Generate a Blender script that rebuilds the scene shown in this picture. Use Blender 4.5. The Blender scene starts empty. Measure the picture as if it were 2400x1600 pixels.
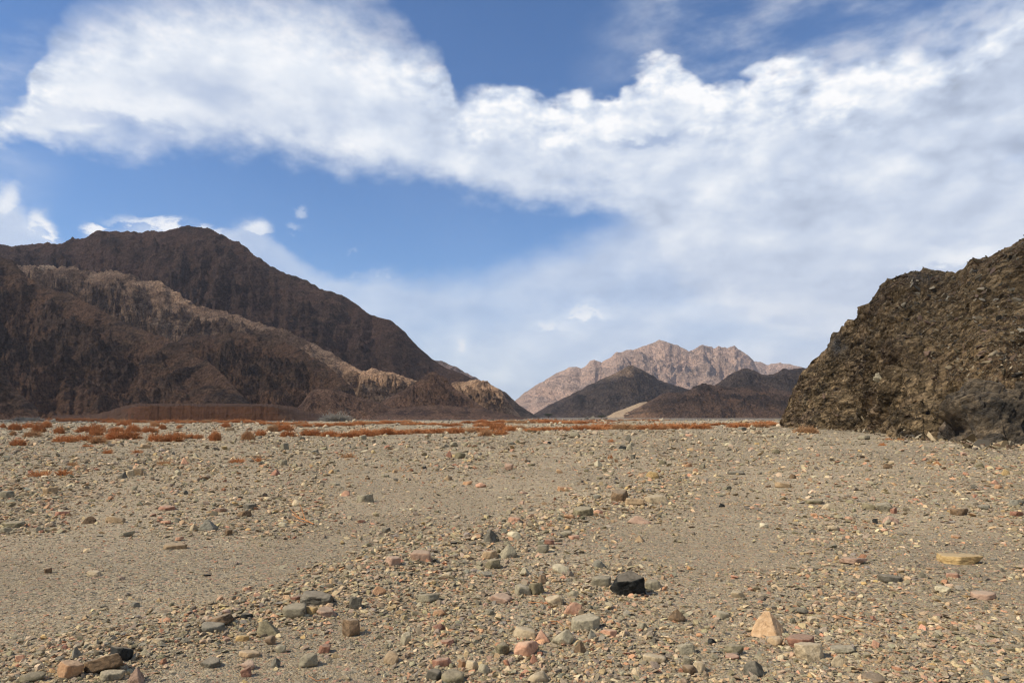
import bpy, bmesh, math, random
import numpy as np
from mathutils import Vector

SC = bpy.context.scene
COL = SC.collection
random.seed(7)
RNG = np.random.default_rng(11)

# ------------------------------------------------------------------ camera
W0, H0, F0 = 2400.0, 1600.0, 1600.0           # photograph size, focal length in its pixels (24 mm lens)
HORIZON = 976.0
CAMZ = 1.5
PITCH = math.atan((HORIZON - H0 / 2) / F0)
CP, SP = math.cos(PITCH), math.sin(PITCH)


def ray(px, py):
    """direction (u, w): x and z per metre of depth y"""
    px = np.asarray(px, float); py = np.asarray(py, float)
    a = (px - W0 / 2) / F0
    b = (H0 / 2 - py) / F0
    y = CP - b * SP
    z = SP + b * CP
    return a / y, z / y


def project(x, y, z):
    dz = z - CAMZ
    d = y * CP + dz * SP
    v = -y * SP + dz * CP
    d = np.where(d > 1e-3, d, 1e-3)
    return W0 / 2 + F0 * x / d, H0 / 2 - F0 * v / d


cam_data = bpy.data.cameras.new("camera")
cam_data.sensor_width = 36.0
cam_data.lens = 24.0
cam_data.clip_start = 0.05
cam_data.clip_end = 30000.0
cam = bpy.data.objects.new("camera", cam_data)
cam.location = (0, 0, CAMZ)
cam.rotation_euler = (math.pi / 2 + PITCH, 0, 0)
COL.objects.link(cam)
SC.camera = cam

# ------------------------------------------------------------------ numpy noise
def _hash(ix, iy, iz, seed):
    h = (ix.astype(np.int64) * 374761393 + iy.astype(np.int64) * 668265263
         + iz.astype(np.int64) * 2147483647 + seed * 974711) & 0xFFFFFFFF
    h = ((h ^ (h >> 13)) * 1274126177) & 0xFFFFFFFF
    h = ((h ^ (h >> 16)) * 2246822519) & 0xFFFFFFFF
    return (h ^ (h >> 15)) & 0xFFFFFFFF


def perlin2(x, y, seed=0):
    xi = np.floor(x); yi = np.floor(y)
    fx = x - xi; fy = y - yi
    zero = np.zeros_like(xi)
    def g(dx, dy):
        h = _hash(xi + dx, yi + dy, zero, seed) * (2 * math.pi / 4294967296.0)
        return np.cos(h) * (fx - dx) + np.sin(h) * (fy - dy)
    u = fx * fx * fx * (fx * (fx * 6 - 15) + 10)
    v = fy * fy * fy * (fy * (fy * 6 - 15) + 10)
    a = g(0, 0); b = g(1, 0); c = g(0, 1); d = g(1, 1)
    return 1.5 * ((a + (b - a) * u) + ((c + (d - c) * u) - (a + (b - a) * u)) * v)


def fbm2(x, y, octv=4, seed=0, gain=0.5):
    s = 0.0; a = 1.0; t = 0.0
    for k in range(octv):
        s = s + a * perlin2(x * 2 ** k + 17.3 * k, y * 2 ** k - 9.1 * k, seed + k)
        t += a; a *= gain
    return s / t


def ridged2(x, y, octv=4, seed=0, gain=0.5):
    s = 0.0; a = 1.0; t = 0.0; w = 1.0
    for k in range(octv):
        n = 1 - np.abs(perlin2(x * 2.07 ** k + 5.7 * k, y * 2.07 ** k + 3.3 * k, seed + k)) * 1.6
        n = np.clip(n, 0, 1) ** 1.6
        s = s + a * n * w
        w = 0.35 + 0.65 * n
        t += a; a *= gain
    return s / t


def value3(x, y, z, seed=0):
    xi = np.floor(x); yi = np.floor(y); zi = np.floor(z)
    fx = x - xi; fy = y - yi; fz = z - zi
    fx = fx * fx * (3 - 2 * fx); fy = fy * fy * (3 - 2 * fy); fz = fz * fz * (3 - 2 * fz)
    out = 0.0
    for dx in (0, 1):
        for dy in (0, 1):
            for dz in (0, 1):
                wt = (fx if dx else 1 - fx) * (fy if dy else 1 - fy) * (fz if dz else 1 - fz)
                out = out + wt * (_hash(xi + dx, yi + dy, zi + dz, seed) / 2147483648.0 - 1)
    return out


def fbm3(x, y, z, octv=4, seed=0):
    s = 0.0; a = 1.0; t = 0.0
    for k in range(octv):
        s = s + a * value3(x * 2 ** k + 3.1 * k, y * 2 ** k, z * 2 ** k - 7.7 * k, seed + k)
        t += a; a *= 0.5
    return s / t


def blocks3(x, y, z, seed=0):
    """broken-rock noise: every Voronoi cell is a tilted facet standing out by a random amount"""
    xi = np.floor(x); yi = np.floor(y); zi = np.floor(z)
    best = np.full(x.shape, 9.0); val = np.zeros(x.shape); second = np.full(x.shape, 9.0)
    for dx in (-1, 0, 1):
        for dy in (-1, 0, 1):
            for dz in (-1, 0, 1):
                cx = xi + dx; cy = yi + dy; cz = zi + dz
                h = _hash(cx, cy, cz, seed)
                qx = cx + (h & 1023) / 1023.0; qy = cy + ((h >> 10) & 1023) / 1023.0
                qz = cz + ((h >> 20) & 1023) / 1023.0
                ex = x - qx; ey = y - qy; ez = z - qz
                d = ex * ex + ey * ey + ez * ez
                h2 = _hash(cx, cy, cz, seed + 91)
                t1 = (h2 & 255) / 127.5 - 1; t2 = ((h2 >> 8) & 255) / 127.5 - 1
                t3 = ((h2 >> 16) & 255) / 127.5 - 1; off = ((h2 >> 24) & 255) / 127.5 - 1
                v = off * 0.45 + (t1 * ex + t2 * ey + t3 * ez) * 0.75
                near = d < best
                second = np.where(near, best, np.minimum(second, d))
                val = np.where(near, v, val)
                best = np.where(near, d, best)
    crack = np.clip((np.sqrt(second) - np.sqrt(best)) * 5, 0, 1)
    return val * crack - (1 - crack) * 0.28


def sstep(a, b, x):
    t = np.clip((x - a) / (b - a), 0, 1)
    return t * t * (3 - 2 * t)


# ------------------------------------------------------------------ object helpers
def tag(o, label=None, cat=None, group=None, kind=None):
    if label: o["label"] = label
    if cat: o["category"] = cat
    if group: o["group"] = group
    if kind: o["kind"] = kind
    return o


def mesh_np(name, verts, faces, smooth=False, attrs=None):
    """verts (n,3), faces (m,k) with k = 3 or 4"""
    me = bpy.data.meshes.new(name)
    n = len(verts); m, k = faces.shape
    me.vertices.add(n); me.loops.add(m * k); me.polygons.add(m)
    me.vertices.foreach_set("co", np.ascontiguousarray(verts, np.float32).ravel())
    me.loops.foreach_set("vertex_index", np.ascontiguousarray(faces, np.int32).ravel())
    me.polygons.foreach_set("loop_start", np.arange(0, m * k, k, dtype=np.int32))
    me.polygons.foreach_set("use_smooth", np.full(m, smooth, dtype=bool))
    for an, (dom, typ, data) in (attrs or {}).items():
        at = me.attributes.new(an, typ, dom)
        at.data.foreach_set("color" if "COLOR" in typ else "value", np.ascontiguousarray(data, np.float32).ravel())
    me.update(calc_edges=True)
    return me


def link(name, me, mat=None, parent=None, loc=None):
    o = bpy.data.objects.new(name, me)
    if mat and not me.materials: me.materials.append(mat)
    COL.objects.link(o)
    if parent: o.parent = parent
    if loc is not None: o.location = loc
    return o


def grid_faces(nr, nc):
    i = np.arange(nr - 1)[:, None] * nc + np.arange(nc - 1)[None, :]
    return np.stack([i, i + 1, i + 1 + nc, i + nc], -1).reshape(-1, 4)


# ------------------------------------------------------------------ node helpers
def nd(nt, typ, ins=None, **props):
    n = nt.nodes.new(typ)
    for k, v in props.items(): setattr(n, k, v)
    for k, v in (ins or {}).items():
        s = n.inputs[k]
        if isinstance(v, bpy.types.NodeSocket): nt.links.new(v, s)
        else: s.default_value = v
    return n


def M(nt, op, a, b=None, c=None, clamp=False):
    n = nt.nodes.new("ShaderNodeMath"); n.operation = op; n.use_clamp = clamp
    for i, v in enumerate((a, b, c)):
        if v is None: continue
        if isinstance(v, bpy.types.NodeSocket): nt.links.new(v, n.inputs[i])
        else: n.inputs[i].default_value = v
    return n.outputs[0]


def mixc(nt, fac, a, b, mode="MIX"):
    n = nt.nodes.new("ShaderNodeMix"); n.data_type = "RGBA"; n.blend_type = mode; n.clamp_factor = True
    for i, v in ((0, fac), (6, a), (7, b)):
        if isinstance(v, bpy.types.NodeSocket): nt.links.new(v, n.inputs[i])
        else: n.inputs[i].default_value = v if i == 0 else (*v, 1) if len(v) == 3 else v
    return n.outputs[2]


def smap(nt, v, a, b, lo=0.0, hi=1.0):
    n = nt.nodes.new("ShaderNodeMapRange"); n.interpolation_type = "SMOOTHSTEP"
    for i, q in enumerate((v, a, b, lo, hi)):
        if isinstance(q, bpy.types.NodeSocket): nt.links.new(q, n.inputs[i])
        else: n.inputs[i].default_value = q
    return n.outputs[0]


def noise(nt, vec, scale, detail=4, rough=0.55, dist=0.0, out=0):
    n = nd(nt, "ShaderNodeTexNoise", {"Vector": vec, "Scale": scale, "Detail": detail, "Roughness": rough, "Distortion": dist})
    return n.outputs[out]


def ramp(nt, fac, stops, interp="LINEAR"):
    n = nd(nt, "ShaderNodeValToRGB", {"Fac": fac})
    cr = n.color_ramp; cr.interpolation = interp
    while len(cr.elements) < len(stops): cr.elements.new(0.5)
    for e, (p, c) in zip(cr.elements, stops):
        e.position = p; e.color = (*c, 1)
    return n.outputs[0]


def new_mat(name):
    m = bpy.data.materials.new(name); m.use_nodes = True
    nt = m.node_tree
    b = nt.nodes["Principled BSDF"]
    b.inputs["Roughness"].default_value = 0.92
    b.inputs["Specular IOR Level"].default_value = 0.12
    return m, nt, b


def lin(r, g, b):
    f = lambda v: v / 12.92 if v <= 0.04045 else ((v + 0.055) / 1.055) ** 2.4
    return f(r / 255), f(g / 255), f(b / 255)


def bump(nt, height, strength, dist, normal=None):
    ins = {"Height": height, "Strength": strength, "Distance": dist}
    if normal is not None: ins["Normal"] = normal
    return nd(nt, "ShaderNodeBump", ins).outputs[0]


# ------------------------------------------------------------------ rock materials
def mountain_mat(name, dark, mid, light, talus, s=1.0, talus_amt=1.0, bstr=1.0, patch=0.0):
    """weathered desert rock: dark varnish, brown body, pale streaks, redder debris towards the foot"""
    m, nt, b = new_mat(name)
    P = nd(nt, "ShaderNodeNewGeometry").outputs["Position"]
    st = nd(nt, "ShaderNodeMapping", {"Vector": P, "Scale": (0.62, 0.8, 1.5), "Rotation": (0.25, 0.42, 0.3)}).outputs[0]
    big = noise(nt, P, 0.012 * s, 5, 0.6, 0.6)
    medn = noise(nt, st, 0.06 * s, 8, 0.68, 0.4)
    fine = noise(nt, P, 0.5 * s, 6, 0.75)
    strk = noise(nt, st, 0.022 * s, 9, 0.72, 1.6)
    c = mixc(nt, smap(nt, medn, 0.42, 0.58), dark, mid)
    c = mixc(nt, M(nt, "MULTIPLY", smap(nt, strk, 0.54, 0.62), 0.8), c, light)
    c = mixc(nt, smap(nt, big, 0.40, 0.64, 0.0, 0.55), c, mid)
    t = nd(nt, "ShaderNodeAttribute", attribute_name="rise").outputs["Fac"]
    tt = M(nt, "ADD", t, M(nt, "MULTIPLY", M(nt, "SUBTRACT", medn, 0.5), 0.9))
    cg = nd(nt, "ShaderNodeAttribute", attribute_name="crag").outputs["Fac"]
    cg = M(nt, "ADD", cg, M(nt, "MULTIPLY", M(nt, "SUBTRACT", medn, 0.5), 0.55))
    # debris fills the gullies and the foot of the slope, bare crags stand out of it
    tf = M(nt, "ADD", M(nt, "MULTIPLY", smap(nt, tt, 0.42, 0.06), talus_amt), M(nt, "MULTIPLY", smap(nt, cg, 0.50, 0.30), 0.65))
    tf = M(nt, "MULTIPLY", tf, smap(nt, cg, 0.86, 0.60, 0.25, 1.0), clamp=True)
    c = mixc(nt, smap(nt, cg, 0.62, 0.86, 0.0, 0.55), c, dark)
    c = mixc(nt, tf, c, talus)
    if patch:      # painted dark brown blotches that break up the rock's sunlit look
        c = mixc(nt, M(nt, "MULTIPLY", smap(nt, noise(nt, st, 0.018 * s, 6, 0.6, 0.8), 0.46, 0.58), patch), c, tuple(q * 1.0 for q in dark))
    sp = smap(nt, fine, 0.36, 0.64, 0.50, 1.50)
    cc = nd(nt, "ShaderNodeCombineColor", {0: sp, 1: sp, 2: sp}).outputs[0]
    c = mixc(nt, 1.0, c, cc, "MULTIPLY")
    nt.links.new(c, b.inputs["Base Color"])
    vor = nd(nt, "ShaderNodeTexVoronoi", {"Vector": st, "Scale": 0.16 * s, "Randomness": 1.0}).outputs["Distance"]
    hb = M(nt, "ADD", M(nt, "MULTIPLY", noise(nt, st, 0.12 * s, 10, 0.74, 0.5), 1.0), M(nt, "MULTIPLY", vor, -0.22))
    nt.links.new(bump(nt, hb, 1.0 * bstr, 10.0 / s), b.inputs["Normal"])
    return m


# ------------------------------------------------------------------ mountains
VOTES = []           # terrain samples used to lay out the added unseen cloud deck that shades the hills


def poly_in(px, py, poly):
    inside = np.zeros(px.shape, bool)
    n = len(poly)
    for i in range(n):
        x1, y1 = poly[i]; x2, y2 = poly[(i + 1) % n]
        c = ((y1 > py) != (y2 > py)) & (px < (x2 - x1) * (py - y1) / (y2 - y1 + 1e-9) + x1)
        inside ^= c
    return inside


def mountain(name, label, sky, ridge, base, mat, ncol, nrow, seed, amp=0.16, L=None, prof=(0.35, 1.7), jag=1.0,
             back=0.8, shade="all", back_drop=None, stretch=1.0, cat="hill", warp=1.0, rot=0.55, fine=1.0):
    sky = np.array(sky, float)
    us, ws = ray(sky[:, 0], sky[:, 1])
    rd = np.array(ridge, float); bd = np.array(base, float)
    pxs = np.linspace(sky[0, 0], sky[-1, 0], ncol)
    u = np.interp(pxs, sky[:, 0], us)
    w = np.interp(pxs, sky[:, 0], ws)
    w = w + jag * (0.0011 * fbm2(pxs / 16, pxs * 0 + seed, 4, seed + 5, 0.65))
    Yr = np.interp(pxs, rd[:, 0], rd[:, 1]); Yb = np.interp(pxs, bd[:, 0], bd[:, 1])
    Yr = Yr + 0.05 * (Yr - Yb) * fbm2(pxs / 60, pxs * 0, 3, seed + 9)
    Yb = Yb + 0.10 * (Yr - Yb) * fbm2(pxs / 45, pxs * 0, 3, seed + 19)
    zr = np.maximum(CAMZ + w * Yr, 0.2)
    nf = int(nrow * 0.82)
    t = np.concatenate([np.linspace(0, 1, nf) ** 0.95, 1 + np.linspace(0, 1, nrow - nf + 1)[1:] ** 1.3 * back])
    T = t[:, None] * np.ones((1, ncol)); 
    Y = Yb[None] + (Yr - Yb)[None] * T
    X = u[None] * Y
    z0 = -3.0
    tc = np.clip(T, 0, 1)
    pf = prof[0] * tc + (1 - prof[0]) * tc ** prof[1]
    Z = z0 + (zr[None] - z0) * pf
    over = np.clip(T - 1, 0, None) / max(back, 1e-6)
    drop = zr[None] * 0.9 if back_drop is None else back_drop
    Z = Z - drop * over ** 1.15
    hmax = float(zr.max())
    L = L or max(hmax * 0.75, 4.0)
    # noise laid out over the face itself (across, and up the slope), leaning by `rot`
    up = 1.25 * Z + 0.35 * Y
    wx = warp * L * 0.55 * fbm2(X / (L * 1.7), up / (L * 1.7), 3, seed + 31)
    A1 = X + rot * Z + wx; A2 = X - 0.5 * rot * Z + 0.7 * wx
    big = ridged2(A1 / L, up / (stretch * 1.5 * L), 3, seed)
    midn = ridged2(A2 / (L * .36) + 4.4, (up + 0.5 * wx) / (stretch * 1.0 * L * .36), 4, seed + 7)
    n = 0.58 * big + 0.30 * midn + fine * sstep(0.02, 0.5, T) * (0.20 * fbm2(X / (L * .12), up / (L * .11), 5, seed + 13, 0.6) + 0.06 * ridged2(A1 / (L * .07), up / (L * .06), 3, seed + 17))
    n = n - 0.44
    crag = np.clip(0.62 * big + 0.45 * midn, 0, 1.2)
    env = sstep(0.0, 0.2, T) * (1 - 0.80 * sstep(0.78, 1.0, T)) + 0.5 * sstep(1.02, 1.3, T)
    Z = Z + env * amp * 1.25 * np.minimum(zr, hmax * .8 + zr * .2)[None] * n * 2.0
    # front never rises over its own skyline
    lim = CAMZ + (w[None] * 1.0) * Y
    Z = np.where(T < 0.999, np.minimum(Z, lim - 0.012 * (1 - T) * zr[None]), Z)
    V = np.stack([X, Y, Z], -1).reshape(-1, 3)
    rise = np.clip((Z - 0) / np.maximum(zr, 1)[None], 0, 1)
    me = mesh_np(name, V, grid_faces(nrow, ncol), True, {"rise": ("POINT", "FLOAT", rise), "crag": ("POINT", "FLOAT", crag)})
    o = link(name, me, mat)
    tag(o, label, cat, None, "structure")
    if shade is not None:
        step = 2
        x, y, z = X[::step, ::step].ravel(), Y[::step, ::step].ravel(), Z[::step, ::step].ravel()
        keep = (T[::step, ::step].ravel() < 1.15)
        x, y, z = x[keep], y[keep], z[keep]
        px, py = project(x, y, z)
        lit = np.zeros(x.shape, bool)
        if shade == "none": lit[:] = True
        elif shade != "all":
            for pl in shade: lit |= poly_in(px, py, pl)
        wt = (Yr / ncol)[0] * 3 if False else 1.0
        VOTES.append((x, y, z, lit))
    return o

# ------------------------------------------------------------------ the mountains of the valley
DK = (0.074, 0.050, 0.036); BR = (0.165, 0.099, 0.060); LT = (0.25, 0.155, 0.09); TAL = (0.235, 0.128, 0.071)
mat_back = mountain_mat("rock_dark_ridge", (0.064, 0.041, 0.031), (0.138, 0.082, 0.054), (0.215, 0.128, 0.080), (0.165, 0.092, 0.060), 0.8, 0.7)
mat_spur = mountain_mat("rock_brown_spur", DK, BR, (0.23, 0.14, 0.078), TAL, 1.2, 1.0)
mat_sun_tint = mountain_mat("rock_spur_sun_tint", (0.150, 0.094, 0.060), (0.47, 0.30, 0.182), (0.62, 0.43, 0.275), (0.48, 0.30, 0.182), 1.2, 0.4, 1.0, 0.85)  # paler rock tones carry part of the sunlight on these slopes
mat_foot = mountain_mat("rock_red_foothill", (0.10, 0.060, 0.042), (0.19, 0.108, 0.064), (0.25, 0.150, 0.092), (0.26, 0.145, 0.085), 2.0, 1.0, 0.8)
mat_pyr = mountain_mat("rock_grey_hill", (0.080, 0.063, 0.050), (0.165, 0.122, 0.090), (0.24, 0.172, 0.125), (0.23, 0.158, 0.108), 0.7, 0.6)
mat_rhill = mountain_mat("rock_rust_hill", (0.082, 0.058, 0.043), (0.178, 0.112, 0.072), (0.30, 0.165, 0.092), (0.27, 0.160, 0.095), 1.0, 0.8)
mat_far = mountain_mat("rock_pink_massif", (0.25, 0.178, 0.138), (0.45, 0.310, 0.232), (0.54, 0.39, 0.295), (0.56, 0.370, 0.265), 0.28, 1.0)
mat_sand = mountain_mat("sand_slope", (0.22, 0.155, 0.095), (0.31, 0.225, 0.14), (0.37, 0.275, 0.18), (0.33, 0.238, 0.15), 2.5, 1.0, 0.35)

mountain("mountain", "tall dark brown mountain with a long rounded summit filling the left skyline",
         [(-420, 640), (-200, 600), (-60, 585), (0, 573), (46, 576), (68, 572), (96, 567), (143, 566), (179, 557), (221, 545), (261, 536), (321, 540),
          (386, 534), (429, 526), (464, 533), (507, 547), (536, 554), (571, 570), (607, 602), (654, 634), (669, 642), (677, 640), (725, 662),
          (764, 685), (800, 691), (829, 708), (871, 737), (914, 746), (943, 771), (979, 811), (1011, 841), (1043, 861), (1075, 872), (1107, 887),
          (1160, 908), (1215, 948), (1262, 979)],
         [(-420, 1000), (429, 950), (900, 820), (1262, 700)], [(-420, 600), (429, 590), (900, 560), (1262, 600)], mat_back, 840, 230, 3, 0.115, 105, (0.5, 1.6), 1.0, rot=0.9, cat="mountain")
mountain("mountain", "pale grey ridge peeping out behind the lower end of the tall dark mountain",
         [(960, 835), (1011, 843), (1039, 847), (1071, 861), (1118, 886), (1180, 925), (1262, 978)],
         [(960, 1500), (1262, 1300)], [(960, 1250), (1262, 1150)], mat_far, 150, 90, 5, 0.12, 60, shade="all", cat="mountain")
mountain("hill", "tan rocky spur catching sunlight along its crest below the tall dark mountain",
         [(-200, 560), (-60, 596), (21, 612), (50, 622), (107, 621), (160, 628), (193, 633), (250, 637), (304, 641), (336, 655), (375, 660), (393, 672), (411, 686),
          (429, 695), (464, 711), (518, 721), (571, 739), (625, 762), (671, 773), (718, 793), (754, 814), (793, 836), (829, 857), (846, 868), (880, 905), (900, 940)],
         [(-200, 760), (21, 735), (500, 640), (900, 500)], [(-200, 470), (500, 440), (900, 420)], mat_sun_tint, 640, 190, 12, 0.16, 42, (0.45, 1.5), 1.1, 0.5,
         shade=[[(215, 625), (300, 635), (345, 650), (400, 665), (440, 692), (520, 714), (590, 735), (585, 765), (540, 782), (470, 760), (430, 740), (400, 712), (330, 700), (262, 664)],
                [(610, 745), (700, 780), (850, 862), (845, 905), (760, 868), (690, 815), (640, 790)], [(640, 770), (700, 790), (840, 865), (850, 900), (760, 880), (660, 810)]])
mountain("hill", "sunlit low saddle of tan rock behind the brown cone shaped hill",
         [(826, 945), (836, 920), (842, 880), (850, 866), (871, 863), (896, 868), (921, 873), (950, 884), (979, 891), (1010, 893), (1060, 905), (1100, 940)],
         [(826, 500), (1100, 500)], [(826, 400), (1100, 420)], mat_sun_tint, 260, 110, 21, 0.16, 16, (0.5, 1.4), 1.1,
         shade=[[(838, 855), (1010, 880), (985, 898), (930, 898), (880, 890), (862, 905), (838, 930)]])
mountain("hill", "near dark brown spur sloping down from the left edge of the valley",
         [(-420, 500), (-200, 555), (-60, 590), (0, 604), (29, 614), (46, 630), (79, 653), (107, 670), (150, 686), (186, 694), (221, 711), (250, 732), (304, 761), (350, 776),
          (386, 788), (421, 806), (446, 829), (500, 854), (536, 888), (557, 915), (590, 950), (610, 975)],
         [(-420, 640), (0, 570), (300, 480), (610, 360)], [(-420, 330), (200, 325), (610, 330)], mat_spur, 640, 250, 33, 0.15, 48, (0.22, 1.75), 1.2)
mountain("hill", "dark craggy spur in the middle of the left slopes, below the sunlit crest",
         [(395, 820), (421, 796), (443, 787), (514, 779), (571, 779), (643, 787), (700, 815), (760, 851), (800, 880), (829, 912), (842, 950), (850, 975)],
         [(395, 520), (640, 500), (850, 420)], [(395, 350), (850, 350)], mat_spur, 430, 190, 41, 0.17, 34, (0.25, 1.6), 1.2,
         shade=[[(600, 770), (650, 780), (720, 815), (800, 870), (775, 880), (700, 835), (640, 800)]])
mountain("hill", "brown cone shaped hill with a pointed top near the end of the left slopes",
         [(840, 975), (862, 958), (885, 948), (914, 930), (943, 917), (971, 896), (993, 883), (1005, 874), (1014, 870), (1026, 875), (1046, 886), (1068, 910), (1100, 931), (1136, 956),
          (1171, 968), (1215, 980)],
         [(840, 385), (1014, 410), (1215, 370)], [(840, 345), (1215, 340)], mat_foot, 370, 130, 52, 0.16, 15, (0.5, 1.5), 1.0)
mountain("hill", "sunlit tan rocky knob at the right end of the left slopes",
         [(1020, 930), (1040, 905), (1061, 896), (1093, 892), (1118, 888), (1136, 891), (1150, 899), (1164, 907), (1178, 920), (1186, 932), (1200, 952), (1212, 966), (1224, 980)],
         [(1020, 540), (1224, 500)], [(1020, 450), (1224, 450)], mat_sun_tint, 240, 130, 63, 0.2, 12, (0.55, 1.3), 1.6, shade="none")
mountain("hill", "dark slope running down to the plain behind the sunlit rocky knob",
         [(1120, 900), (1150, 902), (1168, 910), (1186, 920), (1214, 946), (1235, 962), (1254, 972), (1268, 980)],
         [(1120, 640), (1268, 600)], [(1120, 540), (1268, 540)], mat_pyr, 150, 80, 66, 0.12, 16)
mountain("hill", "low rounded reddish foothill at the foot of the dark spurs",
         [(690, 960), (707, 946), (718, 928), (729, 915), (750, 910), (775, 911), (800, 916), (825, 925), (850, 933), (880, 940), (905, 950), (935, 962), (980, 976)],
         [(690, 340), (980, 340)], [(690, 300), (980, 300)], mat_foot, 240, 90, 71, 0.13, 10, (0.6, 1.3), 0.8)
mountain("hill", "smooth pale brown apron of debris spread along the foot of the left slopes",
         [(780, 978), (850, 966), (940, 955), (1030, 948), (1110, 956), (1170, 966), (1235, 980)],
         [(780, 330), (1235, 345)], [(780, 285), (1235, 300)], mat_foot, 300, 60, 75, 0.08, 10, (0.8, 1.3), 0.5)
mountain("hill", "small dark spur cutting into the picture low at the left edge",
         [(-400, 760), (-200, 800), (-60, 845), (0, 866), (20, 892), (45, 918), (62, 934), (90, 958)],
         [(-400, 350), (90, 330)], [(-400, 300), (90, 305)], mat_spur, 240, 100, 81, 0.15, 14, (0.5, 1.5), 1.0)

# cut bank of the dry river: a flat terrace with a vertical eroded face
mat_bank, nt, b = new_mat("bank_earth")
P = nd(nt, "ShaderNodeNewGeometry").outputs["Position"]
N_ = nd(nt, "ShaderNodeNewGeometry").outputs["Normal"]
rill = noise(nt, nd(nt, "ShaderNodeMapping", {"Vector": P, "Scale": (0.9, 0.5, 0.7)}).outputs[0], 1.0, 7, 0.72)
lay = noise(nt, nd(nt, "ShaderNodeMapping", {"Vector": P, "Scale": (0.03, 0.03, 0.9)}).outputs[0], 1.0, 4, 0.7)
c = ramp(nt, rill, [(0.30, (0.16, 0.068, 0.032)), (0.55, (0.20, 0.088, 0.042)), (0.75, (0.24, 0.11, 0.056))])
c = mixc(nt, smap(nt, lay, 0.45, 0.65, 0, 0.65), c, (0.17, 0.080, 0.042))
topc = ramp(nt, noise(nt, P, 0.35, 8, 0.75), [(0.35, (0.090, 0.045, 0.024)), (0.65, (0.20, 0.105, 0.054))])
nz = nd(nt, "ShaderNodeSeparateXYZ", {0: N_}).outputs[2]
nt.links.new(mixc(nt, smap(nt, nz, 0.45, 0.8), c, topc), b.inputs["Base Color"])
nt.links.new(bump(nt, M(nt, "ADD", rill, M(nt, "MULTIPLY", lay, 0.9)), 0.9, 1.2), b.inputs["Normal"])


def terrace():
    ncol = 620
    pxs = np.linspace(120, 830, ncol)
    top = np.interp(pxs, [120, 215, 262, 300, 330, 560, 640, 665, 700, 760, 830], [990, 984, 969, 956, 951, 951.5, 953, 957, 966, 979, 998])
    face = np.interp(pxs, [120, 285, 312, 330, 625, 652, 690, 930], [26, 22, 5, 2.2, 2.2, 3.5, 16, 40])   # depth the face takes to rise
    u, w = ray(pxs, top)
    Yb = 236 + 3.5 * fbm2(pxs / 95, pxs * 0, 3, 4) + 0.4 * fbm2(pxs / 11, pxs * 0, 5, 8) + 0.1 * ridged2(pxs / 6, pxs * 0, 3, 18)
    Yt = Yb + face
    zt = np.maximum(CAMZ + w * Yt + 0.75 * fbm2(pxs / 24, pxs * 0, 5, 55, 0.65), 0.0)
    rows = np.concatenate([np.linspace(0, 1, 40), 1 + np.linspace(0, 1, 41)[1:]])
    T = rows[:, None] * np.ones((1, ncol)); tc = np.clip(T, 0, 1); ov = np.clip(T - 1, 0, None)
    Y = Yb[None] + face[None] * (0.35 * tc + 0.65 * tc ** 1.4) + ov * 120
    X = u[None] * Y
    Z = -1.5 + (zt[None] + 1.5) * tc ** 0.75 + ov * 3.0
    zt_ = 0
    Z = Z + 0.6 * fbm2(X / 7, Y / 5, 5, 88) * (0.4 + 0.6 * sstep(0, .6, ov)) * sstep(0.02, 0.3, T)
    bulge = sstep(0, 0.1, tc) * (1 - sstep(0.8, 1, tc))
    Y = Y + bulge * (np.minimum(face, 6)[None] * 0.16 * fbm2(X / 2.2, Z / 3 + 0 * X, 3, 90))
    me = mesh_np("bank", np.stack([X, Y, Z], -1).reshape(-1, 3), grid_faces(len(rows), ncol), True)
    o = link("bank", me, mat_bank)
    tag(o, "long cut bank of red earth with a vertical face at the foot of the left slopes", "bank", None, "structure")
    VOTES.append((X[::3, ::3].ravel(), Y[::3, ::3].ravel(), Z[::3, ::3].ravel(), np.zeros(X[::3, ::3].size, bool)))


terrace()

mountain("mountain", "pink granite massif with a jagged skyline far away in the middle of the valley",
         [(1150, 975), (1190, 952), (1209, 938), (1227, 922), (1245, 911), (1254, 903), (1274, 892), (1307, 872), (1334, 860), (1349, 860), (1362, 862), (1376, 852), (1382, 843), (1393, 840),
          (1410, 847), (1426, 837), (1438, 829), (1468, 820), (1495, 814), (1527, 804), (1545, 797), (1560, 798), (1575, 808), (1590, 810), (1614, 821), (1646, 808), (1661, 811),
          (1673, 813), (1685, 808), (1703, 813), (1721, 810), (1736, 819), (1754, 831), (1765, 841), (1774, 860), (1800, 900), (1850, 950)],
         [(1150, 3000), (1850, 3200)], [(1150, 2350), (1850, 2500)], mat_far, 620, 210, 101, 0.15, 190, (0.5, 1.4), 1.3, stretch=1.1, rot=0.9, fine=0.45, shade=None, cat="mountain")
mountain("mountain", "low pink ridge far behind the right shoulder of the pink granite massif",
         [(1700, 870), (1740, 850), (1771, 845), (1783, 846), (1798, 852), (1828, 847), (1855, 852), (1877, 858), (1930, 872), (2000, 900), (2100, 970)],
         [(1700, 4000), (2100, 4000)], [(1700, 3500), (2100, 3500)], mat_far, 220, 90, 111, 0.15, 160, (0.5, 1.4), 1.2, shade=None, cat="mountain")
mountain("hill", "dark grey pyramid hill standing in front of the pink granite massif",
         [(1235, 980), (1257, 966), (1289, 948), (1319, 933), (1349, 919), (1379, 902), (1408, 889), (1438, 874), (1460, 862), (1474, 856), (1495, 860), (1521, 875), (1542, 888), (1581, 902),
          (1617, 912), (1680, 930), (1760, 950), (1840, 978)],
         [(1235, 1150), (1840, 1150)], [(1235, 960), (1840, 960)], mat_pyr, 480, 170, 121, 0.15, 60, (0.45, 1.5), 1.1,
         shade=[[(1345, 915), (1400, 889), (1470, 852), (1492, 858), (1440, 886), (1385, 908)]])
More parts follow.
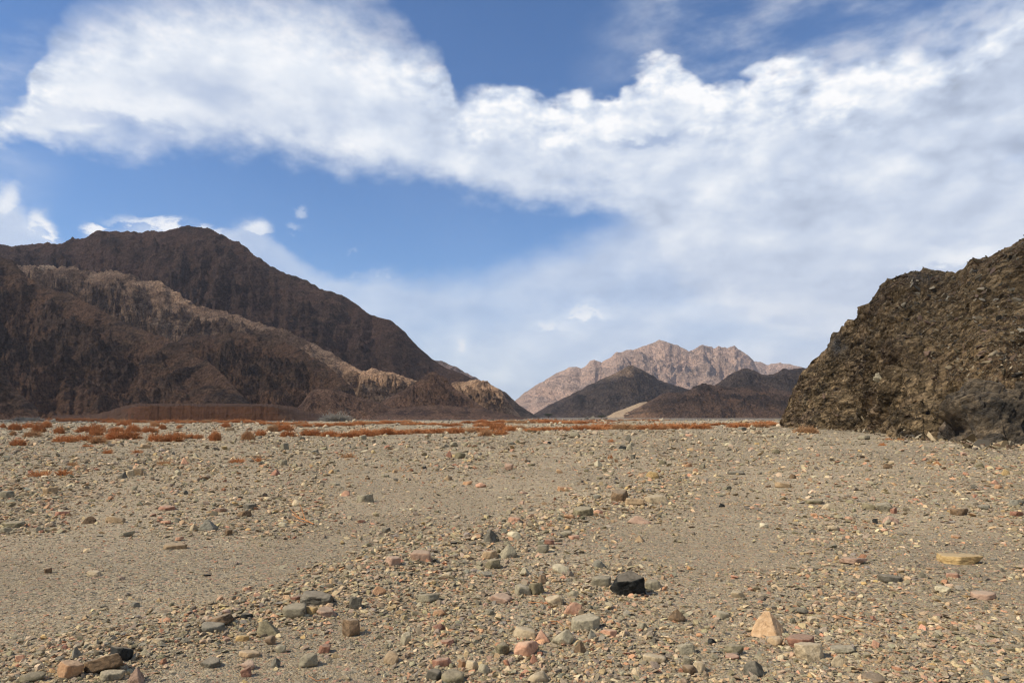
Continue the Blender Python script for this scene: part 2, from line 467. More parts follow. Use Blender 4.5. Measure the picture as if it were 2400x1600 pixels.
mountain("hill", "dark rounded hill just left of the right hand cliff, rising behind lower rust brown slopes",
         [(1600, 960), (1650, 920), (1676, 901), (1700, 883), (1724, 868), (1742, 862), (1765, 864), (1786, 877), (1813, 874), (1834, 865), (1876, 862), (1930, 857), (2050, 870), (2200, 930)],
         [(1600, 1000), (2200, 950)], [(1600, 850), (2200, 820)], mat_pyr, 400, 150, 131, 0.16, 45, (0.45, 1.5), 1.2)
mountain("hill", "low rust brown hill with dark crags in front of the dark rounded hill",
         [(1428, 984), (1445, 975), (1480, 962), (1518, 942), (1540, 928), (1557, 919), (1590, 919), (1617, 913), (1632, 904), (1652, 898), (1676, 901), (1710, 908), (1745, 905), (1790, 903),
          (1840, 915), (1920, 925), (2100, 975)],
         [(1428, 740), (1600, 800), (2100, 780)], [(1428, 640), (2100, 660)], mat_rhill, 430, 150, 141, 0.17, 24, (0.5, 1.4), 1.2)
mountain("hill", "pale sandy slope glowing in sunlight at the foot of the dark grey pyramid hill",
         [(1395, 984), (1414, 980), (1440, 966), (1470, 955), (1500, 943), (1516, 941), (1530, 950), (1540, 980)],
         [(1395, 800), (1540, 830)], [(1395, 660), (1540, 660)], mat_sand, 160, 60, 151, 0.05, 20, (0.8, 1.3), 0.4, shade="none")

# ------------------------------------------------------------------ the near cliff
mat_cliff, nt, b = new_mat("cliff_rock")
P = nd(nt, "ShaderNodeNewGeometry").outputs["Position"]
scree = nd(nt, "ShaderNodeAttribute", attribute_name="scree").outputs["Fac"]
SH = nd(nt, "ShaderNodeMapping", {"Vector": P, "Scale": (1.0, 1.0, 1.0), "Rotation": (0.6, 0.5, 0.4)}).outputs[0]
SH = nd(nt, "ShaderNodeMapping", {"Vector": SH, "Scale": (1.0, 0.8, 1.35)}).outputs[0]
n1 = noise(nt, SH, 0.35, 9, 0.7, 0.8)
n2 = noise(nt, P, 0.11, 6, 0.6, 0.5)
n3 = noise(nt, SH, 2.2, 7, 0.75)
cell = nd(nt, "ShaderNodeTexVoronoi", {"Vector": SH, "Scale": 1.7}).outputs["Color"]
cv = nd(nt, "ShaderNodeSeparateColor", {0: cell}).outputs[0]
rock = ramp(nt, n1, [(0.30, (0.050, 0.042, 0.031)), (0.44, (0.120, 0.094, 0.061)), (0.55, (0.21, 0.160, 0.100)), (0.70, (0.36, 0.28, 0.18))])
rock = mixc(nt, smap(nt, n2, 0.48, 0.66, 0, 0.6), rock, (0.125, 0.092, 0.078))
rock = mixc(nt, smap(nt, noise(nt, SH, 0.16, 8, 0.7, 1.0), 0.57, 0.68, 0, 0.8), rock, (0.06, 0.058, 0.056))
rock = mixc(nt, smap(nt, cv, 0.70, 0.95, 0, 0.45), rock, (0.25, 0.195, 0.125))
scr = ramp(nt, M(nt, "ADD", M(nt, "MULTIPLY", n3, 0.7), M(nt, "MULTIPLY", cv, 0.3)), [(0.25, (0.085, 0.062, 0.036)), (0.5, (0.185, 0.136, 0.078)), (0.75, (0.30, 0.225, 0.135))])
scr = mixc(nt, smap(nt, n2, 0.45, 0.62, 0, 0.5), scr, (0.135, 0.088, 0.058))
col = mixc(nt, scree, rock, scr)
vc = nd(nt, "ShaderNodeTexVoronoi", {"Vector": SH, "Scale": 0.75, "Randomness": 1.0}, feature="DISTANCE_TO_EDGE").outputs["Distance"]
vb = nd(nt, "ShaderNodeTexVoronoi", {"Vector": SH, "Scale": 0.75, "Randomness": 1.0}).outputs["Color"]
vb = nd(nt, "ShaderNodeSeparateColor", {0: vb})
tone = M(nt, "ADD", M(nt, "MULTIPLY", vb.outputs[0], 0.55), M(nt, "MULTIPLY", cv, 0.65))
k = M(nt, "MULTIPLY", smap(nt, n3, 0.35, 0.65, 0.6, 1.35), M(nt, "ADD", 0.45, tone))
k = M(nt, "MULTIPLY", k, smap(nt, vc, 0.0, 0.07, 0.55, 1.0))
col = mixc(nt, 1.0, col, nd(nt, "ShaderNodeCombineColor", {0: k, 1: k, 2: k}).outputs[0], "MULTIPLY")
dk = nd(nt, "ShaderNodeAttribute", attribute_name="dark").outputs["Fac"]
SB = nd(nt, "ShaderNodeMapping", {"Vector": P, "Rotation": (0.35, -0.75, 0.2)}).outputs[0]
SB = nd(nt, "ShaderNodeMapping", {"Vector": SB, "Scale": (0.10, 0.10, 1.3)}).outputs[0]
strata = noise(nt, SB, 1.0, 6, 0.68, 0.35)
sv = nd(nt, "ShaderNodeMix", {0: scree, 2: smap(nt, strata, 0.38, 0.60, 0.50, 1.18), 3: 0.95}).outputs[0]
col = mixc(nt, 1.0, col, nd(nt, "ShaderNodeCombineColor", {0: sv, 1: sv, 2: sv}).outputs[0], "MULTIPLY")
col = mixc(nt, 1.0, col, (0.90, 0.83, 0.72), "MULTIPLY")
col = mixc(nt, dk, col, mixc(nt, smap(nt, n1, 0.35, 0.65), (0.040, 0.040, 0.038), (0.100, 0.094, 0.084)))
nt.links.new(col, b.inputs["Base Color"])
vd = nd(nt, "ShaderNodeTexVoronoi", {"Vector": SH, "Scale": 2.6}).outputs["Distance"]
h = M(nt, "ADD", M(nt, "MULTIPLY", strata, 0.7), M(nt, "ADD", M(nt, "MULTIPLY", noise(nt, SH, 1.3, 9, 0.72), 0.8), M(nt, "MULTIPLY", vd, -0.35)))
nt.links.new(bump(nt, h, 0.9, 0.55), b.inputs["Normal"])


def rock_face(name, label, sky, ridge, base, ncol, nrow, seed, rough, scree_fn, dark, prof, back=0.5, shade=True, cat="cliff", sink=1.2):
    sky = np.array(sky, float); us, ws = ray(sky[:, 0], sky[:, 1])
    pxs = np.linspace(sky[0, 0], sky[-1, 0], ncol)
    if ncol > 700: pxs = np.concatenate([np.linspace(1824, 2000, 170, endpoint=False), np.linspace(2000, 2125, 300, endpoint=False), np.linspace(2125, 2420, 240, endpoint=False), np.linspace(2420, 3100, ncol - 710)])
    u = np.interp(pxs, sky[:, 0], us); w = np.interp(pxs, sky[:, 0], ws)
    Yr = np.interp(pxs, *np.array(ridge, float).T); Yb = np.interp(pxs, *np.array(base, float).T)
    Yb = Yb + 0.8 * fbm2(pxs / 30, pxs * 0, 4, seed)
    zr = np.maximum(CAMZ + w * Yr, 0.3)
    nf = int(nrow * 0.85)
    t = np.concatenate([np.linspace(0, 1, nf), 1 + back * np.linspace(0, 1, nrow - nf + 1)[1:] ** 1.3])
    T = t[:, None] * np.ones((1, ncol)); tc = np.clip(T, 0, 1); ov = np.clip(T - 1, 0, None)
    steep = np.clip(zr / np.maximum(Yr - Yb, 1), 0.2, 3)[None]
    Y = Yb[None] + (Yr - Yb)[None] * T
    X = u[None] * Y
    Z = -sink + (zr[None] + sink) * (prof[0] * tc + (1 - prof[0]) * tc ** prof[1]) - ov / back * np.maximum(zr[None] * 0.5, 0.5)
    Z = Z + sstep(0, .15, T) * (1 - .8 * sstep(.8, 1, T)) * 0.10 * zr[None] * fbm2(X / 9, Y / 9, 3, seed + 3)
    V = np.stack([X, Y, Z], -1)
    du = np.gradient(V, axis=1); dv = np.gradient(V, axis=0)
    N = np.cross(du, dv); N /= np.linalg.norm(N, axis=-1, keepdims=True) + 1e-9
    px, py = project(X, Y, Z)
    S = np.clip(scree_fn(px, py) + 0.35 * fbm2(X / 4 + Z / 3, Y / 4, 3, seed + 41), 0, 1)
    a, b_ = 0.6, 0.5
    qx = X * math.cos(a) - Z * math.sin(a); qz = X * math.sin(a) + Z * math.cos(a)
    qy = Y * math.cos(b_) - qz * math.sin(b_); qz = Y * math.sin(b_) + qz * math.cos(b_)
    hard = 1 - 0.80 * S
    d = 2.3 * rough * hard * blocks3(qx / 6.5, qy / 8.0, qz / 3.6, seed + 11) + 1.25 * rough * hard * blocks3(qx / 2.9, qy / 3.8, qz / 1.9, seed + 1) + 0.85 * rough * hard * blocks3(qx / 1.25, qy / 1.7, qz / 0.9, seed + 2) \
        + 0.42 * rough * (0.7 + 0.3 * hard) * blocks3(qx / 0.55, qy / 0.9, qz / 0.38, seed + 4) + 0.10 * fbm3(X / .3, Y / .3, Z / .3, 2, seed + 6)
    fade = 0.6 + 0.4 * (1 - sstep(0.85, 1.0, T))
    V = V + N * (d * fade)[..., None]
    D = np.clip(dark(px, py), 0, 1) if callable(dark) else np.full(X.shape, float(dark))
    me = mesh_np(name, V.reshape(-1, 3), grid_faces(nrow, ncol), False, {"scree": ("POINT", "FLOAT", S), "dark": ("POINT", "FLOAT", D)})
    o = link(name, me, mat_cliff)
    tag(o, label, cat, None, "structure")
    if shade:
        s = V[::4, ::4].reshape(-1, 3)
        VOTES.append((s[:, 0], s[:, 1], s[:, 2], np.zeros(len(s), bool)))
    return V, S, N


CLIFF_BASE = [(1824, 100), (1840, 92), (1867, 82), (1928, 78), (2010, 69), (2060, 57), (2099, 47), (2189, 44.5), (2260, 39), (2313, 36), (2400, 35.5), (2700, 30), (3100, 26)]
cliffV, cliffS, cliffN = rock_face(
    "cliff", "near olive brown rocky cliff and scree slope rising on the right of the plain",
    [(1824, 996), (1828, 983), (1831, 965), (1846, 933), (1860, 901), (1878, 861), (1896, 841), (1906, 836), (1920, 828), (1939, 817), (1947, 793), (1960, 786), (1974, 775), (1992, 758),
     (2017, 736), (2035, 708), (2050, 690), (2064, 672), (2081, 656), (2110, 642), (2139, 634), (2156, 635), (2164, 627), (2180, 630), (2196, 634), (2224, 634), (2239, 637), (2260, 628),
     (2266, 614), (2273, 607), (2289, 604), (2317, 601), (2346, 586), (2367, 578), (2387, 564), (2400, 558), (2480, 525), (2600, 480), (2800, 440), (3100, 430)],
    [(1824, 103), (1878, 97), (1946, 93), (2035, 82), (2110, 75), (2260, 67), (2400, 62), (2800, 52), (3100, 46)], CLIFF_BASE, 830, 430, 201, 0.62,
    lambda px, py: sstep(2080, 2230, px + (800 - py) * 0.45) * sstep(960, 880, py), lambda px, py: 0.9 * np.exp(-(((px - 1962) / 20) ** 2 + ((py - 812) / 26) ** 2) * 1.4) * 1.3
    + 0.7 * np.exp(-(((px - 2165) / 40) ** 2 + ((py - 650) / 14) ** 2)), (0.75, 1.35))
rock_face("outcrop", "dark craggy rock outcrop bulging from the foot of the near cliff",
          [(2222, 1036), (2236, 985), (2246, 945), (2254, 922), (2270, 900), (2290, 890), (2312, 891), (2340, 895), (2372, 912), (2400, 916), (2460, 905), (2540, 900), (2640, 960), (2700, 1050)],
          [(2222, 42), (2400, 41), (2700, 36)], [(2222, 39.5), (2313, 34.8), (2400, 34.2), (2700, 29)], 300, 200, 231, 0.62, lambda px, py: px * 0, 0.50, (1.0, 1.0), 0.9, cat="rock outcrop")

# ------------------------------------------------------------------ the gravel plain
def on_ground(px, py, z=0.0):
    u, w = ray(px, py)
    y = (z - CAMZ) / np.minimum(w, -1e-4)
    return u * y, y


BAR = np.array([on_ground(*p) for p in [(60, 1600), (250, 1545), (560, 1450), (800, 1390), (960, 1310), (1200, 1250), (1420, 1180), (1600, 1130)]], float).reshape(-1, 2)


def bar_dist(x, y):
    d = np.full(np.shape(x), 1e9)
    for (ax, ay), (bx, by) in zip(BAR[:-1], BAR[1:]):
        t = np.clip(((x - ax) * (bx - ax) + (y - ay) * (by - ay)) / ((bx - ax) ** 2 + (by - ay) ** 2), 0, 1)
        d = np.minimum(d, np.hypot(x - ax - t * (bx - ax), y - ay - t * (by - ay)))
    return d


def ground_z(x, y):
    r = np.hypot(x, y)
    z = 0.022 * fbm2(x / 0.9, y / 0.9, 3, 300) + 0.05 * fbm2(x / 4.5, y / 4.5, 3, 301) * sstep(2, 8, r)
    z = z + 0.16 * fbm2(x / 22, y / 16, 3, 303) * sstep(10, 60, r) + 0.22 * fbm2(x / 90, y / 50, 3, 305) * sstep(80, 250, r)
    z = z + 0.055 * np.exp(-(bar_dist(x, y) / 0.55) ** 2) * (r < 40)
    return z


def build_ground():
    th = np.concatenate([np.linspace(-math.pi, -1.05, 120, endpoint=False), np.linspace(-1.05, 1.05, 560, endpoint=False), np.linspace(1.05, math.pi, 121)])
    rr = np.concatenate([[0.02], np.geomspace(0.6, 40, 230), np.geomspace(40, 900, 171)[1:], np.geomspace(900, 6000, 25)[1:]])
    R, TH = np.meshgrid(rr, th, indexing="ij")
    X = R * np.sin(TH); Y = R * np.cos(TH)
    Z = ground_z(X, Y)
    me = mesh_np("ground", np.stack([X, Y, Z], -1).reshape(-1, 3), grid_faces(len(rr), len(th)), True)
    m, nt, b = new_mat("gravel_ground")
    P = nd(nt, "ShaderNodeNewGeometry").outputs["Position"]


    wv = nd(nt, "ShaderNodeVectorMath", {0: noise(nt, P, 30, 2, 0.5, 0, "Color"), 1: (0.03, 0.03, 0.0)}, operation="MULTIPLY").outputs[0]
    Q = nd(nt, "ShaderNodeVectorMath", {0: P, 1: wv}, operation="ADD").outputs[0]
    PAL = [(0.0, (0.19, 0.165, 0.115)), (0.16, (0.30, 0.25, 0.17)), (0.34, (0.45, 0.36, 0.225)), (0.52, (0.37, 0.31, 0.21)), (0.66, (0.50, 0.41, 0.27)),
           (0.78, (0.48, 0.29, 0.19)), (0.87, (0.40, 0.345, 0.25)), (0.95, (0.10, 0.095, 0.08))]
    def peb(scale):
        v = nd(nt, "ShaderNodeTexVoronoi", {"Vector": Q, "Scale": scale})
        s = nd(nt, "ShaderNodeSeparateColor", {0: v.outputs["Color"]})
        return s.outputs[0], s.outputs[1], v.outputs["Distance"]
    a1, a2, ad = peb(75.0); b1, b2, bd = peb(32.0); d1, d2, dd = peb(7.0)
    ca = ramp(nt, a1, PAL, "CONSTANT"); cb = ramp(nt, b1, PAL, "CONSTANT"); cd = ramp(nt, d1, PAL, "CONSTANT")
    sand = ramp(nt, noise(nt, P, 260, 3, 0.7), [(0.32, (0.235, 0.173, 0.102)), (0.68, (0.53, 0.415, 0.256))])
    patch = noise(nt, P, 0.35, 5, 0.6)
    stony = smap(nt, patch, 0.38, 0.62)
    c = mixc(nt, M(nt, "GREATER_THAN", a2, 0.42), sand, ca)
    thr = nd(nt, "ShaderNodeMapRange", {0: stony, 1: 0.0, 2: 1.0, 3: 0.86, 4: 0.45}).outputs[0]
    c = mixc(nt, M(nt, "GREATER_THAN", b2, thr), c, cb)
    dist = nd(nt, "ShaderNodeVectorMath", {0: P}, operation="LENGTH").outputs["Value"]
    far = smap(nt, dist, 12, 45)
    c = mixc(nt, M(nt, "MULTIPLY", far, M(nt, "GREATER_THAN", d2, thr)), c, cd)
    # the gravel turns greyer away from the sandy foreground bar; darker debris near the hills
    c = mixc(nt, smap(nt, dist, 8, 60, 0, 0.55), c, mixc(nt, patch, (0.27, 0.222, 0.148), (0.44, 0.362, 0.238)))
    c = mixc(nt, smap(nt, M(nt, "ADD", dist, M(nt, "MULTIPLY", patch, 60)), 180, 420, 0, 0.6), c, (0.34, 0.26, 0.185))
    big = noise(nt, P, 0.06, 4, 0.6)
    kk = M(nt, "MULTIPLY", smap(nt, big, 0.34, 0.66, 0.86, 1.08), smap(nt, noise(nt, P, 0.22, 4, 0.6), 0.34, 0.66, 0.86, 1.10))
    c = mixc(nt, 1.0, c, nd(nt, "ShaderNodeCombineColor", {0: kk, 1: kk, 2: kk}).outputs[0], "MULTIPLY")
    nt.links.new(c, b.inputs["Base Color"])
    ht = M(nt, "ADD", M(nt, "MULTIPLY", ad, -0.5), M(nt, "MULTIPLY", M(nt, "MULTIPLY", bd, M(nt, "GREATER_THAN", b2, thr)), -0.9))
    ht = M(nt, "ADD", ht, M(nt, "MULTIPLY", noise(nt, P, 260, 2, 0.6), 0.3))
    n1 = bump(nt, ht, 1.0, 0.018)
    n2 = bump(nt, M(nt, "MULTIPLY", dd, M(nt, "MULTIPLY", far, -1.0)), 0.8, 0.12, n1)
    nt.links.new(n2, b.inputs["Normal"])
    o = link("ground", me, m)
    tag(o, "flat gravel plain of a dry river bed reaching back to the foot of the mountains", "ground", None, "structure")


build_ground()

# ------------------------------------------------------------------ sun, sky, world
SUN_AZ = math.radians(-110)      # measured from straight ahead, positive to the right
SUN_EL = math.radians(44)
SUN_DIR = np.array([math.sin(SUN_AZ) * math.cos(SUN_EL), math.cos(SUN_AZ) * math.cos(SUN_EL), math.sin(SUN_EL)])
sd = bpy.data.lights.new("sun", "SUN"); sd.energy = 5.0; sd.angle = math.radians(0.53); sd.color = (1.0, 0.905, 0.76)
so = bpy.data.objects.new("sun", sd); COL.objects.link(so)
so.rotation_euler = Vector(SUN_DIR).to_track_quat("Z", "Y").to_euler()
so.location = (-200, -50, 300)

world = bpy.data.worlds.new("World"); SC.world = world; world.use_nodes = True
nt = world.node_tree; nt.nodes.clear()
sky = nd(nt, "ShaderNodeTexSky", sky_type="NISHITA", sun_disc=False, sun_elevation=SUN_EL, sun_rotation=SUN_AZ)
sky.altitude = 300; sky.air_density = 1.0; sky.dust_density = 0.25; sky.ozone_density = 3.5
SKY_STRENGTH = 0.085

# cloud outlines as height above the horizon over compass bearing (degrees)
def azel(px, py):
    u, w = ray(px, py)
    return np.degrees(np.arctan2(u, 1.0)), np.degrees(np.arctan2(w, np.sqrt(1 + u * u)))


AZ0, AZR, EL0, ELR = -46.0, 92.0, -6.0, 56.0


def curve_node(nt, fac, pts, vals=None):
    n = nt.nodes.new("ShaderNodeFloatCurve")
    nt.links.new(fac, n.inputs["Value"])
    c = n.mapping.curves[0]
    n.mapping.use_clip = True
    P = np.array(pts, float)
    if vals is None:
        a, e = azel(P[:, 0] * 2400 / 2352, P[:, 1] * 2400 / 2352)
        v = (e - EL0) / ELR
    else:
        a, _ = azel(P[:, 0] * 2400 / 2352, P[:, 0] * 0 + 600); v = np.array(vals)
    x = np.clip((a - AZ0) / AZR, 0, 1); v = np.clip(v, 0, 1)
    c.points[0].location = (0.0, float(v[0])); c.points[1].location = (1.0, float(v[-1]))
    for xx, vv in zip(x, v): c.points.new(float(xx), float(vv))
    for p in c.points: p.handle_type = "VECTOR" if False else "AUTO_CLAMPED"
    n.mapping.update()
    return n.outputs[0]


D = nd(nt, "ShaderNodeTexCoord").outputs["Generated"]
D = nd(nt, "ShaderNodeVectorMath", {0: D}, operation="NORMALIZE").outputs[0]
sx = nd(nt, "ShaderNodeSeparateXYZ", {0: D})
az = M(nt, "MULTIPLY", M(nt, "ARCTAN2", sx.outputs[0], sx.outputs[1]), 180 / math.pi)
el = M(nt, "MULTIPLY", M(nt, "ARCSINE", sx.outputs[2]), 180 / math.pi)
SV = nd(nt, "ShaderNodeMapping", {"Vector": D, "Scale": (1.0, 1.0, 1.7)}).outputs[0]


def shifted(off):
    return nd(nt, "ShaderNodeVectorMath", {0: SV, 1: off}, operation="ADD").outputs[0]


def cloud_fields(vec):
    """(billow, fluff, puff) noises"""
    return noise(nt, vec, 5.0, 5, 0.5, 0.2), noise(nt, vec, 13.0, 6, 0.52, 0.1), noise(nt, vec, 36.0, 5, 0.55)


w1, w2, w3 = cloud_fields(SV)
wa = noise(nt, shifted((3.1, 1.7, 0.4)), 11.0, 7, 0.55)
azw = M(nt, "ADD", az, M(nt, "MULTIPLY", M(nt, "SUBTRACT", wa, 0.5), 2.4))
fx = M(nt, "DIVIDE", M(nt, "SUBTRACT", azw, AZ0), AZR, clamp=True)
fx0 = M(nt, "DIVIDE", M(nt, "SUBTRACT", az, AZ0), AZR, clamp=True)
ewig = M(nt, "ADD", M(nt, "MULTIPLY", M(nt, "SUBTRACT", w2, 0.5), 4.2), M(nt, "MULTIPLY", M(nt, "SUBTRACT", w1, 0.5), 3.2))
ewig = M(nt, "ADD", ewig, M(nt, "MULTIPLY", M(nt, "SUBTRACT", w3, 0.5), 1.7))
# cauliflower lumps of the cumulus
cq = nd(nt, "ShaderNodeVectorMath", {0: nd(nt, "ShaderNodeTexNoise", {"Vector": SV, "Scale": 16.0, "Detail": 3.0}).outputs["Color"], 1: (0.075, 0.075, 0.075)}, operation="MULTIPLY").outputs[0]
cq = nd(nt, "ShaderNodeVectorMath", {0: SV, 1: cq}, operation="ADD").outputs[0]
lump = M(nt, "ADD", M(nt, "MULTIPLY", nd(nt, "ShaderNodeTexVoronoi", {"Vector": cq, "Scale": 11.0}).outputs["Distance"], 0.7),
         M(nt, "MULTIPLY", nd(nt, "ShaderNodeTexVoronoi", {"Vector": cq, "Scale": 26.0}).outputs["Distance"], 0.3))
lump = M(nt, "SUBTRACT", 0.46, lump)
crisp = smap(nt, az, -26, -6)
ewig = M(nt, "SUBTRACT", ewig, M(nt, "MULTIPLY", M(nt, "MULTIPLY", lump, crisp), 3.0))
elw = M(nt, "ADD", el, ewig)


def toel(v): return M(nt, "ADD", M(nt, "MULTIPLY", v, ELR), EL0)


# main bank: upper and lower outline
U1 = toel(curve_node(nt, fx, [(-150, 280), (0, 268), (60, 220), (110, 110), (170, 60), (300, 15), (500, -25), (700, -5), (850, 60), (960, 95), (1030, 130), (1045, 185), (1060, 205), (1120, 190), (1220, 195),
                              (1290, 220), (1340, 212), (1420, 208), (1440, 172), (1500, 152), (1580, 165), (1640, 195), (1700, 180), (1760, 158), (1860, 158), (1950, 150), (2050, 120),
                              (2120, 100), (2200, 70), (2270, 20), (2352, -60), (2500, -120)]))
L1 = toel(curve_node(nt, fx, [(-150, 300), (0, 316), (150, 335), (300, 352), (450, 355), (600, 366), (750, 392), (850, 405), (950, 420), (1050, 440), (1150, 462), (1250, 475), (1400, 492),
                              (1460, 520), (1520, 600), (1600, 700), (1800, 760), (2352, 800)]))
# lower sheet and the cumulus behind the mountain
T2 = toel(curve_node(nt, fx, [(-150, 380), (0, 445), (40, 470), (90, 505), (130, 548), (170, 562), (215, 520), (255, 530), (300, 518), (360, 512), (430, 506), (500, 520), (570, 508), (610, 535),
                              (650, 568), (700, 600), (750, 628), (820, 630), (880, 616), (930, 628), (1000, 628), (1100, 612), (1200, 590), (1300, 556), (1400, 515), (1500, 470), (1600, 420),
                              (2352, 300)]))
soft_up = toel(curve_node(nt, fx0, [(0, 0)], None)) if False else None
sf = curve_node(nt, fx0, [(0, 0), (150, 0), (600, 0), (950, 0), (1050, 0), (1200, 0), (1700, 0), (1900, 0), (2100, 0), (2352, 0)], [0.09, 0.40, 0.58, 0.28, 0.14, 0.09, 0.08, 0.10, 0.15, 0.22])
wu = M(nt, "MULTIPLY", sf, 14.0)
du = M(nt, "SUBTRACT", U1, elw)
d_up = smap(nt, M(nt, "DIVIDE", du, wu), -0.45, 0.55)
dl = M(nt, "SUBTRACT", elw, L1)
d_lo = smap(nt, dl, smap(nt, az, -36, -30, -0.9, -1.0), smap(nt, az, -38, -28, 0.6, 2.6))
D1 = M(nt, "MULTIPLY", d_up, d_lo)
thin = smap(nt, M(nt, "ADD", w1, M(nt, "MULTIPLY", w2, 0.25)), 0.38, 0.60, smap(nt, az, -14, 0, 0.70, 0.92), 1.0)
D1 = M(nt, "MULTIPLY", D1, thin)
ew2 = M(nt, "ADD", el, M(nt, "ADD", M(nt, "MULTIPLY", M(nt, "SUBTRACT", w3, 0.5), 1.7), M(nt, "MULTIPLY", M(nt, "SUBTRACT", w2, 0.5), 2.0)))
d2 = M(nt, "SUBTRACT", T2, ew2)
D2 = smap(nt, M(nt, "DIVIDE", d2, smap(nt, az, -15, -3, 1.0, 2.6)), -0.40, 1.1)
den2 = curve_node(nt, fx0, [(0, 0), (150, 0), (400, 0), (650, 0), (800, 0), (1000, 0), (1300, 0), (1600, 0), (2000, 0), (2352, 0)], [0.75, 0.55, 0.8, 0.62, 0.62, 0.68, 0.78, 0.9, 0.97, 1.0])
D2 = M(nt, "MULTIPLY", D2, M(nt, "MULTIPLY", den2, smap(nt, w1, 0.36, 0.6, 0.85, 1.0)))
# high thin veil in the upper right and stray wisps
veil = noise(nt, nd(nt, "ShaderNodeMapping", {"Vector": SV, "Scale": (1.0, 1.0, 1.5), "Rotation": (0, 0.35, 0)}).outputs[0], 6.0, 6, 0.55, 0.1)
vm = M(nt, "MULTIPLY", smap(nt, az, 4, 17), smap(nt, el, 20, 26))
vl = M(nt, "MULTIPLY", smap(nt, az, -33, -37), smap(nt, el, 8, 24))
D3 = M(nt, "MULTIPLY", smap(nt, veil, 0.40, 0.72), M(nt, "ADD", M(nt, "MULTIPLY", vm, 0.55), M(nt, "MULTIPLY", vl, 0.5)))
hz = M(nt, "MULTIPLY", smap(nt, el, 9.0, -1.0), 0.55)


def blob(px, py, rx, ry, hard=0.5, base=False):
    """soft ellipse on the sky, ragged by the cloud noise; base=True gives it a flat bottom"""
    a, e = azel(px * 2400 / 2352, py * 2400 / 2352); k = math.degrees(1 / F0) * 2400 / 2352
    da = M(nt, "DIVIDE", M(nt, "SUBTRACT", azp, float(a)), rx * k)
    de = M(nt, "DIVIDE", M(nt, "SUBTRACT", elp, float(e)), ry * k)
    if base: de = M(nt, "MULTIPLY", de, smap(nt, de, -0.1, 0.1, 2.4, 1.0))
    return smap(nt, M(nt, "SQRT", M(nt, "ADD", M(nt, "MULTIPLY", da, da), M(nt, "MULTIPLY", de, de))), 1.0 + hard * .4, 1.0 - hard)


azp = M(nt, "ADD", az, M(nt, "MULTIPLY", M(nt, "SUBTRACT", wa, 0.5), 4.0))
elp = M(nt, "ADD", el, M(nt, "ADD", M(nt, "MULTIPLY", M(nt, "SUBTRACT", w2, 0.5), 1.8), M(nt, "MULTIPLY", M(nt, "SUBTRACT", w3, 0.5), 2.6)))
def union(bl):
    o = bl[0]
    for q in bl[1:]: o = M(nt, "MAXIMUM", o, q)
    return o
gap = union([blob(1500, 322, 120, 14, 0.95), blob(280, 290, 130, 22, 0.9), blob(2352, 368, 30, 14, 0.8)])
D1 = M(nt, "MULTIPLY", D1, M(nt, "SUBTRACT", 1.0, M(nt, "MULTIPLY", gap, 0.40)))
PUFF = union([blob(1345, 722, 55, 34, 0.5, True), blob(1265, 748, 60, 26, 0.7, True), blob(100, 535, 30, 44, 0.6, True),
              blob(15, 480, 30, 60, 0.8, True), blob(575, 530, 45, 34, 0.7, True), blob(400, 520, 110, 16, 0.6), blob(238, 526, 26, 12, 0.6), blob(2200, 600, 95, 34, 0.6, True), blob(1065, 790, 28, 34, 0.9)])
TINY = union([blob(876, 628, 36, 14, 0.7, True), blob(822, 634, 22, 9, 0.8, True), blob(708, 486, 16, 14, 0.9), blob(678, 526, 18, 14, 0.9), blob(818, 575, 14, 9, 0.9)])
D2 = M(nt, "MAXIMUM", D2, M(nt, "MULTIPLY", M(nt, "MULTIPLY", PUFF, smap(nt, M(nt, "ADD", w3, M(nt, "MULTIPLY", PUFF, 0.25)), 0.40, 0.74)), 0.90))
D2 = M(nt, "MAXIMUM", D2, M(nt, "MULTIPLY", M(nt, "MULTIPLY", TINY, smap(nt, w3, 0.36, 0.60)), 0.45))
inv = M(nt, "MULTIPLY", M(nt, "SUBTRACT", 1.0, D1), M(nt, "MULTIPLY", M(nt, "SUBTRACT", 1.0, D2), M(nt, "SUBTRACT", 1.0, D3)))
inv = M(nt, "MULTIPLY", inv, M(nt, "SUBTRACT", 1.0, hz))
DEN = M(nt, "SUBTRACT", 1.0, inv, clamp=True)

# cloud light: relief towards the sun, bright tops, greyer bodies and undersides
o1, o2, o3 = cloud_fields(shifted((-0.022, 0.0, 0.03)))
rel = M(nt, "ADD", M(nt, "MULTIPLY", M(nt, "SUBTRACT", w1, o1), 1.1), M(nt, "ADD", M(nt, "MULTIPLY", M(nt, "SUBTRACT", w2, o2), 0.75), M(nt, "MULTIPLY", M(nt, "SUBTRACT", w3, o3), 0.28)))
top = smap(nt, du, 0.0, 5.5, 1.0, 0.0)
fringe = M(nt, "MULTIPLY", top, smap(nt, az, -8, 4))
body = curve_node(nt, fx0, [(0, 0), (200, 0), (500, 0), (800, 0), (1000, 0), (1200, 0), (1500, 0), (1800, 0), (2100, 0), (2352, 0)], [0.60, 0.71, 0.72, 0.69, 0.69, 0.68, 0.66, 0.64, 0.62, 0.58])
lowd = smap(nt, el, 16, 6, 0.0, 0.12)
br = M(nt, "ADD", body, M(nt, "ADD", M(nt, "MULTIPLY", fringe, 0.24), M(nt, "MULTIPLY", rel, smap(nt, az, -14, 2, 0.40, 0.55))))
br = M(nt, "ADD", br, M(nt, "MULTIPLY", M(nt, "SUBTRACT", w1, 0.5), 0.30))
br = M(nt, "ADD", br, M(nt, "MULTIPLY", M(nt, "MULTIPLY", M(nt, "SUBTRACT", w3, o3), top), 1.0))
br = M(nt, "ADD", br, M(nt, "MULTIPLY", M(nt, "MULTIPLY", lump, smap(nt, az, -22, -4, 0.15, 1.0)), 0.55))
